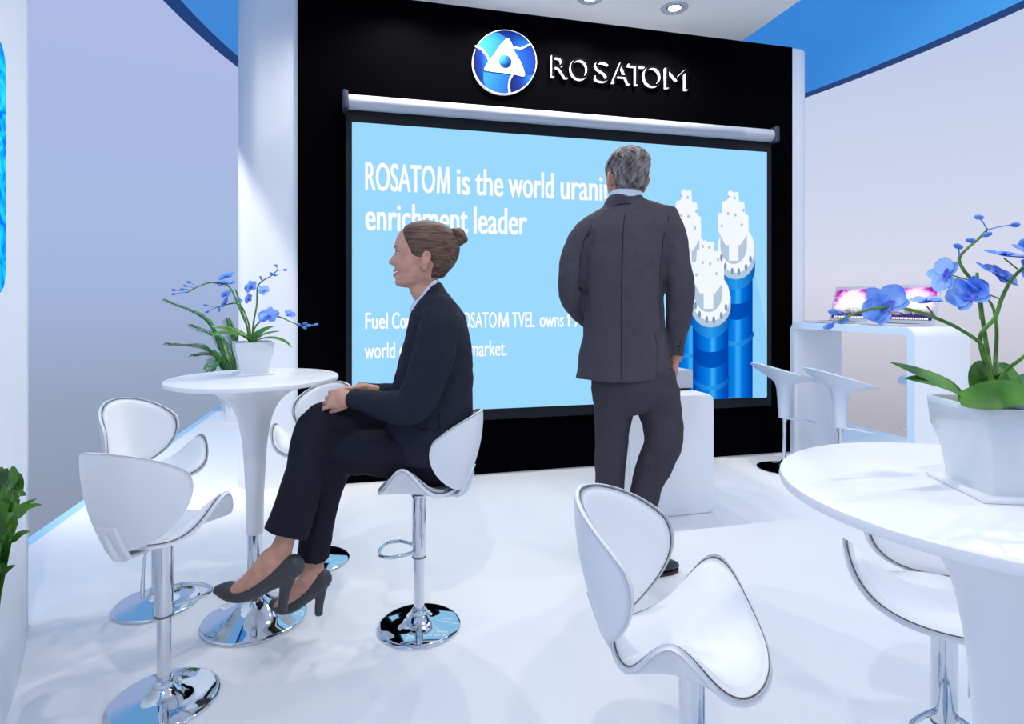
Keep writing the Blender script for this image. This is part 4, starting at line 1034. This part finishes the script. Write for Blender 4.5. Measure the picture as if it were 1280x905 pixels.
def lipl(yz, dx, r, qm, lift):
    P = []
    for k in range(-5, 6):
        v = k/5; p = head_pt(yz-lift*v*v, qm*v, 0, 0, True); n_ = Vector((p.x-.02, p.y, 0)).normalized()
        p = p+n_*(dx*(1-.4*v*v)); P.append((p.x, p.y, p.z, r*(1-.72*v*v)+.0006))
    return tube(P, ref=(0, 0, 1), seg=10, sub=2, round0=True, round1=True)
li = obj('lips', xf(join(lipl(562, .0005, .0036, .62, 10), lipl(603, .0003, .0046, .58, 40)), HM), M['lips'], wo, True, world=True)
obj('teeth', xf(lipl(582, -.0012, .0055, .50, 22), HM), M['teeth'], li, True, world=True)
# hair swept back into a bun
def wline(yz):
    tab = [(90, 0.0), (125, .02), (160, .35), (200, .62), (260, .86), (330, 1.04), (400, 1.14), (430, 1.25), (445, 1.65), (500, 1.88), (560, 2.0), (610, 2.12), (640, 2.3)]
    return interp(tab, yz)
hair = obj('hair', xf(hair_shell(wline, .007, 84, 632, 66, 110, backgrow=.012), HM), M['hairw'], wo, True, world=True)
hair.modifiers.new('soften', 'SMOOTH').iterations = 2
bc = HM @ Vector((fk(700), 0, zk(232)))
obj('hair_bun', join(ellipsoid(bc, .029, .031, .035, frame(fwd, (0, 0, 1)).to_4x4(), 24, 16),
    tube([(*(HM @ Vector((fk(700)+.026*math.cos(q)*(.95), .026*math.sin(q*1.0)*1.1, zk(232)+.016*math.sin(q+1)+.004))), .011) for q in [i*.5 for i in range(13)]], seg=10, sub=2, round0=True, round1=True),
    tube([(*(HM @ Vector((fk(690)+.018*math.cos(q), .018*math.sin(q), zk(205)+.004))), .010) for q in [i*.6 for i in range(11)]], seg=10, sub=2)), M['hairw'], hair, True, world=True)
# shirt
sh = obj('shirt', px_tube(up=(0, 0, 1), rows=[(545.5, 350.5, 2.155, 3.5, .040), (543, 358, 2.155, 9, .051), (541, 366, 2.155, 14.5, .060), (541, 375, 2.155, 21, .068), (541, 385, 2.155, 29, .07), (543, 393, 2.155, 27, .07), (545, 402, 2.155, 25, .08), (545, 420, 2.155, 28, .08)], seg=32), M['shirt'], wo, True, world=True)
remesh(sh, .004, 1)
def collar(c, a, b, tilt, h, th, hm, m_, parent, name, q0=25, n=40, flare=.25):
    """standing collar round the neck, open at the front, local frame x=forward"""
    V = []; Fc = []
    for i in range(n+1):
        q = R(q0+(360-2*q0)*i/n); cx, sy = math.cos(q), math.sin(q)
        base = Vector((a*cx, b*sy, -tilt*(a*cx))); up = Vector((-.15*cx*0, 0, 1))
        for (k, zz) in ((1+flare, 0), (1.02, h), (1.02-th/a, h*.97), (1+flare-th/a, 0)):
            V.append(hm @ (Vector(c)+Vector((a*cx*k, b*sy*k, -tilt*a*cx+zz*(1 if cx < .2 else 1-.35*(cx-.2))))))
    for i in range(n):
        for k in range(4): Fc.append((i*4+k, i*4+(k+1) % 4, (i+1)*4+(k+1) % 4, (i+1)*4+k))
    Fc.append((0, 1, 2, 3)); Fc.append((n*4+3, n*4+2, n*4+1, n*4))
    return obj(name, (V, Fc), m_, parent, True, world=True, autos=45)
nc = WP(534, 368, 2.155); NM = Matrix.Translation(nc) @ Matrix((fwd, lf, Vector((0, 0, 1)))).transposed().to_4x4()

# jacket
jk = [px_tube(up=(0, 0, 1), rows=[(550, 352.5, 2.155, 3, .046), (548, 358, 2.155, 6.5, .060), (547.5, 363, 2.155, 10, .072), (547, 368, 2.155, 14.5, .09), (546, 375, 2.155, 20.5, .125), (546.5, 385, 2.155, 27, .165), (547, 395, 2.155, 33, .18), (547, 420, 2.155, 39.5, .162), (545, 450, 2.155, 45.5, .145), (541, 482, 2.155, 50, .135), (537, 515, 2.155, 54, .144), (536, 545, 2.155, 57, .152), (535, 571, 2.155, 61, .152)], seg=36)]
jk.append(limb([(553, 388, 2.02, 20, .055), (549, 410, 1.99, 25, .062), (542, 445, 1.98, 26, .062), (530, 482, 1.975, 25, .06), (519, 502, 1.975, 25, .06), (505, 510, 1.98, 22, .056), (478, 506, 2.01, 17.5, .047), (452, 500, 2.05, 13.5, .04), (438, 498, 2.065, 12.5, .036)], round0=True))
jk.append(limb([(548, 388, 2.29, 20, .055), (543, 412, 2.31, 24, .06), (534, 445, 2.32, 25, .06), (514, 486, 2.31, 24, .058), (500, 498, 2.29, 20, .052), (470, 495, 2.24, 16, .045), (446, 489, 2.19, 12, .036)], round0=True))
jacket = remesh(obj('jacket', join(*jk), M['suitw'], wo, True, world=True), .0055, 4, .5, (.07, .014))
# lapels and collar
def ribbon(P, w_, th, m_, parent, name, up):
    return obj(name, tube([(*p, w_, th) for p in P], ref=up, seg=14, sub=5, round0=True, round1=True), m_, parent, True, world=True)
for sd in (1, -1):
    ribbon([WP(545, 358, 2.155-sd*.055), WP(536, 368, 2.155-sd*.066), WP(526, 381, 2.155-sd*.075), WP(517, 398, 2.155-sd*.080), WP(510, 425, 2.155-sd*.066), WP(504, 452, 2.155-sd*.03)], .0135, .0055, M['suitw'], jacket, 'lapel', (-.35, -sd*.9, .1))
def line(P, r, m_, parent, name):
    o_ = obj(name, tube([(*p, r) for p in P], seg=6, sub=8, round0=True, round1=True), m_, parent, True, world=True)
    s_ = o_.modifiers.new('on_cloth', 'SHRINKWRAP'); s_.target = parent; s_.wrap_method = 'NEAREST_SURFACEPOINT'; s_.wrap_mode = 'ON_SURFACE'; s_.offset = .0022
    return o_
line([WP(520, 466, 1.99), WP(545, 470, 1.99), WP(566, 474, 2.02)], .0016, M['seamw'], jacket, 'jacket_seam')
line([WP(505, 534, 1.99), WP(530, 537, 1.99), WP(549, 537, 2.0), WP(550, 520, 2.0)], .0016, M['seamw'], jacket, 'pocket_flap')
line([WP(553, 388, 1.99), WP(560, 410, 1.98), WP(562, 440, 2.0)], .0016, M['seamw'], jacket, 'sleeve_line')
# trousers
tr = [px_tube([(538, 548, 2.155, 46, .13), (536, 566, 2.155, 48, .130), (535, 590, 2.155, 42, .10), (535, 602, 2.155, 34, .05)], seg=28)]
tr.append(limb([(552, 552, 2.235, 36, .095), (492, 541, 2.205, 35, .088), (440, 532, 2.16, 31, .078), (402, 531, 2.11, 28, .066), (388, 560, 2.06, 25, .06), (379, 600, 2.02, 25, .062), (367, 640, 1.99, 26, .064), (357, 668, 1.97, 28, .066)]))
tr.append(limb([(546, 565, 2.10, 30, .075), (500, 568, 2.088, 30, .078), (455, 566, 2.07, 28, .074), (424, 572, 2.09, 25, .064), (410, 604, 2.1, 21, .056), (399, 650, 2.1, 20, .055), (391, 697, 2.1, 20, .056)]))
remesh(obj('trousers', join(*tr), M['trousw'], wo, True, world=True), .006, 5, .5, (.08, .009))
# pumps
def pump(sections, heel, Y):
    vf = [px_tube([(x, y, Y, hw, d) for (x, y, hw, d) in sections], seg=22, sub=4, round0=True, round1=True), px_tube([(x, y, Y, hw, d) for (x, y, hw, d) in heel], seg=14, sub=3)]
    o_ = obj('shoe', join(*vf), M['shoew'], wo, True, world=True); remesh(o_, .003, 3, .5); return o_
pump([(273, 737, 6, .022), (284, 738, 10.5, .036), (300, 741, 11, .039), (316, 739, 10, .037), (332, 730, 11, .032), (346, 721, 13, .03), (360, 712, 14.5, .031), (369, 706, 14, .03)],
     [(362, 715, 11, .026), (357, 735, 7.5, .017), (354, 752, 6.3, .014), (353, 765, 6.2, .014)], 1.95)
pump([(343, 755, 7, .022), (353, 757, 10, .034), (366, 754, 10.5, .036), (378, 746, 10.5, .033), (388, 737, 12, .03), (398, 728, 13, .03), (404, 722, 12, .029)],
     [(402, 726, 9, .024), (401, 742, 6.5, .016), (399, 756, 5.4, .013), (398.5, 768.5, 5.2, .013)], 2.1)

# ---------- standing man ----------
ma = thing('person', 'standing man in charcoal suit with grey hair, back to the viewer, facing the screen', 'person', (.50, 2.64, 0), 0)
YM = 2.62
ff = Vector((-.27, .963, 0)).normalized(); fl = Vector((0, 0, 1)).cross(ff)
hcM = WP(784, 220, YM-.0); MM = Matrix.Translation(hcM) @ Matrix((ff, fl, Vector((0, 0, 1)))).transposed().to_4x4() @ Matrix.Rotation(R(4), 4, 'Y') @ Matrix.Scale(1.03, 4)
parts = [xf(head_mesh(.004), MM), xf(ear_mesh(1, 1.15), MM @ Matrix.Translation((0, .009, 0))), xf(ear_mesh(-1, 1.15), MM @ Matrix.Translation((0, -.009, 0)))]
parts.append(px_tube([(783, 222, YM, 18, .06), (782, 238, YM, 18.5, .062), (781, 250, YM, 18.5, .060), (782, 262, YM, 22, .062), (784, 278, YM, 40, .075), (782, 295, YM, 45, .09), (780, 320, YM, 46, .105), (779, 370, YM, 43, .10), (780, 420, YM, 42, .10), (785, 455, YM, 44, .11), (794, 488, YM, 44, .11)], seg=28))
parts.append(limb([(734, 286, YM, 12, .045), (717, 322, YM, 12, .043), (714, 358, YM, 11, .04), (724, 385, YM+.08, 10, .034), (742, 402, YM+.17, 8.5, .028)]))
parts.append(limb([(837, 282, YM, 12, .045), (844, 322, YM, 12, .043), (851, 362, YM-.02, 11, .04), (849, 405, YM+.0, 10, .034), (845, 438, YM+.02, 8.5, .03), (844, 450, YM+.03, 8.5, .028)]))
parts.append(hand_at(WP(843.5, 449, YM+.03), (-.10, .22, -.95), (.95, .1, .05), -1, fist=((12, 15, 10), (14, 16, 10), (15, 16, 10), (16, 18, 10)), thumb=(34, 14), s=1.05))
parts.append(hand_at(WP(745, 404, YM+.18), (.80, .35, -.35), (-.3, .9, .2), 1, fist=((25, 35, 25), (28, 36, 25), (30, 36, 25), (32, 38, 25)), thumb=(30, 20), s=1.05))
parts.append(limb([(768, 490, YM, 20, .08), (765, 540, YM, 17.5, .068), (763, 580, YM-.01, 15, .056), (762, 640, YM+.02, 12, .046), (762, 690, YM+.02, 9.5, .04), (762, 704, YM+.03, 10, .04)]))
parts.append(limb([(818, 490, YM, 22, .08), (824, 525, YM-.01, 20, .07), (829, 555, YM-.03, 17, .058), (815, 590, YM-.01, 14, .05), (804, 640, YM+.02, 11, .044), (788, 690, YM-.01, 9.5, .04), (786, 703, YM-.02, 10, .04)]))
remesh(obj('body', join(*parts), M['skin2'], ma, True, world=True), .005, 2, .4)
for sd in (1, -1): eye(sd, ma, MM)
obj('lips', xf(join(lipl(572, .0005, .0032, .5, 0), lipl(592, .0005, .0036, .5, 0)), MM), M['lips'], ma, True, world=True)
def mline(yz):
    return interp([(90, 0.0), (140, .05), (180, .5), (240, .8), (330, 1.05), (420, 1.2), (445, 1.42), (470, 1.75), (560, 1.85), (590, 1.95), (622, 2.2)], yz)
def mtop(yz, q): return (.002+.004*math.sin(q*4+1)+.002*math.sin(q*11+yz*.06))*max(0, 1-(yz-90)/130)
mh = obj('hair', xf(hair_shell(mline, .0075, 84, 592, 110, 220, backgrow=.008, rough=.0022, topf=mtop), MM), M['hairm'], ma, True, world=True)
vf = []
rnd = random.Random(5)
for k in range(46):                       # swept waves of hair on the crown
    yz = 96+rnd.random()*110; q_ = math.pi*(.5+1.0*rnd.random()); P = []
    L = 90+60*rnd.random(); tw = (rnd.random()-.5)*.9
    for u in (0, .25, .5, .75, 1):
        p = head_pt(yz+L*u, q_+tw*u*u, .0065+.0025*math.sin(math.pi*u), .008, False); r = .0035+.0055*math.sin(math.pi*(.1+.8*u)); P.append((p.x, p.y, p.z, r*1.2, r*.55))
    vf.append(tube(P, ref=(0, 0, 1), seg=8, sub=3, round0=True, round1=True))
ht = obj('hair_waves', xf(join(*vf), MM), M['hairm'], mh, True, world=True); remesh(ht, .003, 2)
mNM = Matrix.Translation(WP(781, 249, YM)) @ Matrix((Vector((0, 1, 0)), Vector((-1, 0, 0)), Vector((0, 0, 1)))).transposed().to_4x4()
shm = obj('shirt', px_tube([(781, 250, YM+.01, 20, .058), (781, 262, YM+.03, 28, .06), (781, 290, YM+.04, 36, .08), (781, 340, YM+.06, 36, .08)], seg=24), M['shirt'], ma, True, world=True)
obj('shirt_collar', px_tube([(782, 239.5, YM-.002, 19, .0665), (782, 243, YM-.002, 20, .068), (782, 250, YM, 21, .064)], seg=36), M['shirt'], shm, True, world=True)
J = [px_tube(up=(0, 0, 1), rows=[(781.5, 244.5, YM-.002, 20.5, .066), (782, 250, YM-.002, 23.5, .068), (790, 255, YM, 34, .074), (798, 259, YM, 44, .08), (794.5, 266, YM, 53, .09), (789, 275, YM, 60, .102), (784, 290, YM, 62, .12), (780, 318, YM, 54, .136), (778, 352, YM, 51, .136), (780, 400, YM, 49.5, .130), (780, 440, YM, 56, .132), (780, 473, YM, 60, .14)], seg=40)]
J.append(limb([(743, 284, YM, 17, .062), (731, 297, YM, 19, .064), (719, 322, YM, 18, .062), (714, 352, YM-.01, 16.5, .058), (716, 372, YM+.02, 16.5, .056), (727, 388, YM+.09, 14.5, .048), (742, 402, YM+.16, 13, .042)], round0=True))
J.append(limb([(831, 273, YM, 16, .062), (838, 291, YM, 19, .066), (843, 325, YM-.01, 18.5, .062), (849, 352, YM-.02, 18.5, .058), (850, 380, YM-.015, 16.5, .054), (847, 410, YM+.0, 14, .046), (843, 443, YM+.02, 11, .040)], round0=True))
jm = remesh(obj('jacket', join(*J), M['suitm'], ma, True, world=True), .0055, 3, .5, (.09, .017))
line([WP(757, 260, YM-.03), WP(766, 256, YM-.062), WP(782, 254, YM-.074), WP(797, 257, YM-.075), WP(808, 263, YM-.08)], .0022, M['seamm'], jm, 'collar_crease')
Yb = YM-.128
line([WP(781, 268, YM-.095), WP(779, 290, YM-.125), WP(777, 350, YM-.138), WP(777, 400, YM-.130), WP(777, 440, YM-.138), WP(777, 473, YM-.146)], .0018, M['seamm'], jm, 'back_seam')
line([WP(822, 415, YM-.112), WP(824, 440, YM-.115), WP(824, 475, YM-.122)], .0016, M['seamm'], jm, 'jacket_vent')
for sd, rows in ((-1, [(737, 280, -.09), (730, 305, -.08), (728, 340, -.08), (728, 372, -.08), (731, 400, -.08)]), (1, [(838, 266, -.08), (829, 300, -.09), (828, 340, -.09), (830, 380, -.09), (831, 415, -.09)])):
    line([WP(x, y, YM+d) for x, y, d in rows], .0016, M['seamm'], jm, 'sleeve_line')  # armhole seam, drawn on down as dark crease shade between arm and torso
for k in range(3):
    obj('cuff_button', ellipsoid(WP(850.5-.9*k, 428+5*k, YM-.03), .005, .004, .005, None, 10, 6), M['seamm'], jm, True, world=True)
T = [px_tube([(792, 462, YM, 50, .125), (793, 482, YM, 53, .13), (795, 500, YM, 52, .125), (797, 512, YM, 38, .10)], seg=30)]
T.append(limb([(768, 488, YM, 27, .108), (767, 506, YM, 25, .10), (765, 540, YM, 22, .088), (763, 575, YM-.01, 19.5, .076), (762, 615, YM, 18, .070), (762, 650, YM+.01, 17, .068), (762, 698, YM+.02, 17.5, .070)]))
T.append(limb([(818, 488, YM, 30, .112), (823, 508, YM, 28, .104), (829, 535, YM-.02, 24.5, .092), (828, 557, YM-.035, 24, .084), (817, 583, YM-.02, 21.5, .074), (806, 615, YM, 18.5, .070), (801, 650, YM+.01, 17, .068), (788, 697, YM-.0, 17.5, .070)]))
remesh(obj('trousers', join(*T), M['trousm'], ma, True, world=True), .006, 5, .5, (.09, .016))
def mshoe(heel, d):
    d = Vector(d).normalized(); n_ = Vector((-d.y, d.x, 0)); h = Vector(heel); P = []
    for (u, zc_, hh, w_) in ((0, .035, .030, .026), (.03, .050, .046, .035), (.08, .052, .048, .037), (.13, .045, .040, .040), (.18, .034, .030, .047), (.23, .029, .025, .047), (.27, .025, .020, .036), (.29, .022, .014, .022)):
        p = h+d*u; P.append((p.x, p.y, zc_+.004, w_, hh))
    s_ = tube(P, ref=(0, 0, 1), seg=24, sub=3, round0=True, round1=True)
    s_ = ([Vector((v.x, v.y, max(v.z, .012))) for v in s_[0]], s_[1])
    so = obj('shoe', s_, M['shoem'], ma, True, world=True)
    L = []; 
    for i in range(25):
        u = i/24; w_ = .050*(.72+.28*math.sin(math.pi*min(1, u*1.0)))*(1 if .06 < u < .9 else .75)
        L.append((u, w_))
    pts = [h+d*(-.006+.306*u)+n_*w_*(1 if u < .97 else .4) for u, w_ in L]+[h+d*(-.006+.306*u)-n_*w_*(1 if u < .97 else .4) for u, w_ in reversed(L)]
    obj('sole', prism([(p.x, p.y) for p in pts], .0, .014, 'z'), M['lapblk'], so, True, world=True, autos=40)
h1 = GP(778, 716); mshoe((.452, 2.542, 0), (.95, .22, 0))
mshoe((.44, 2.60, 0), (-.12, 1, 0))
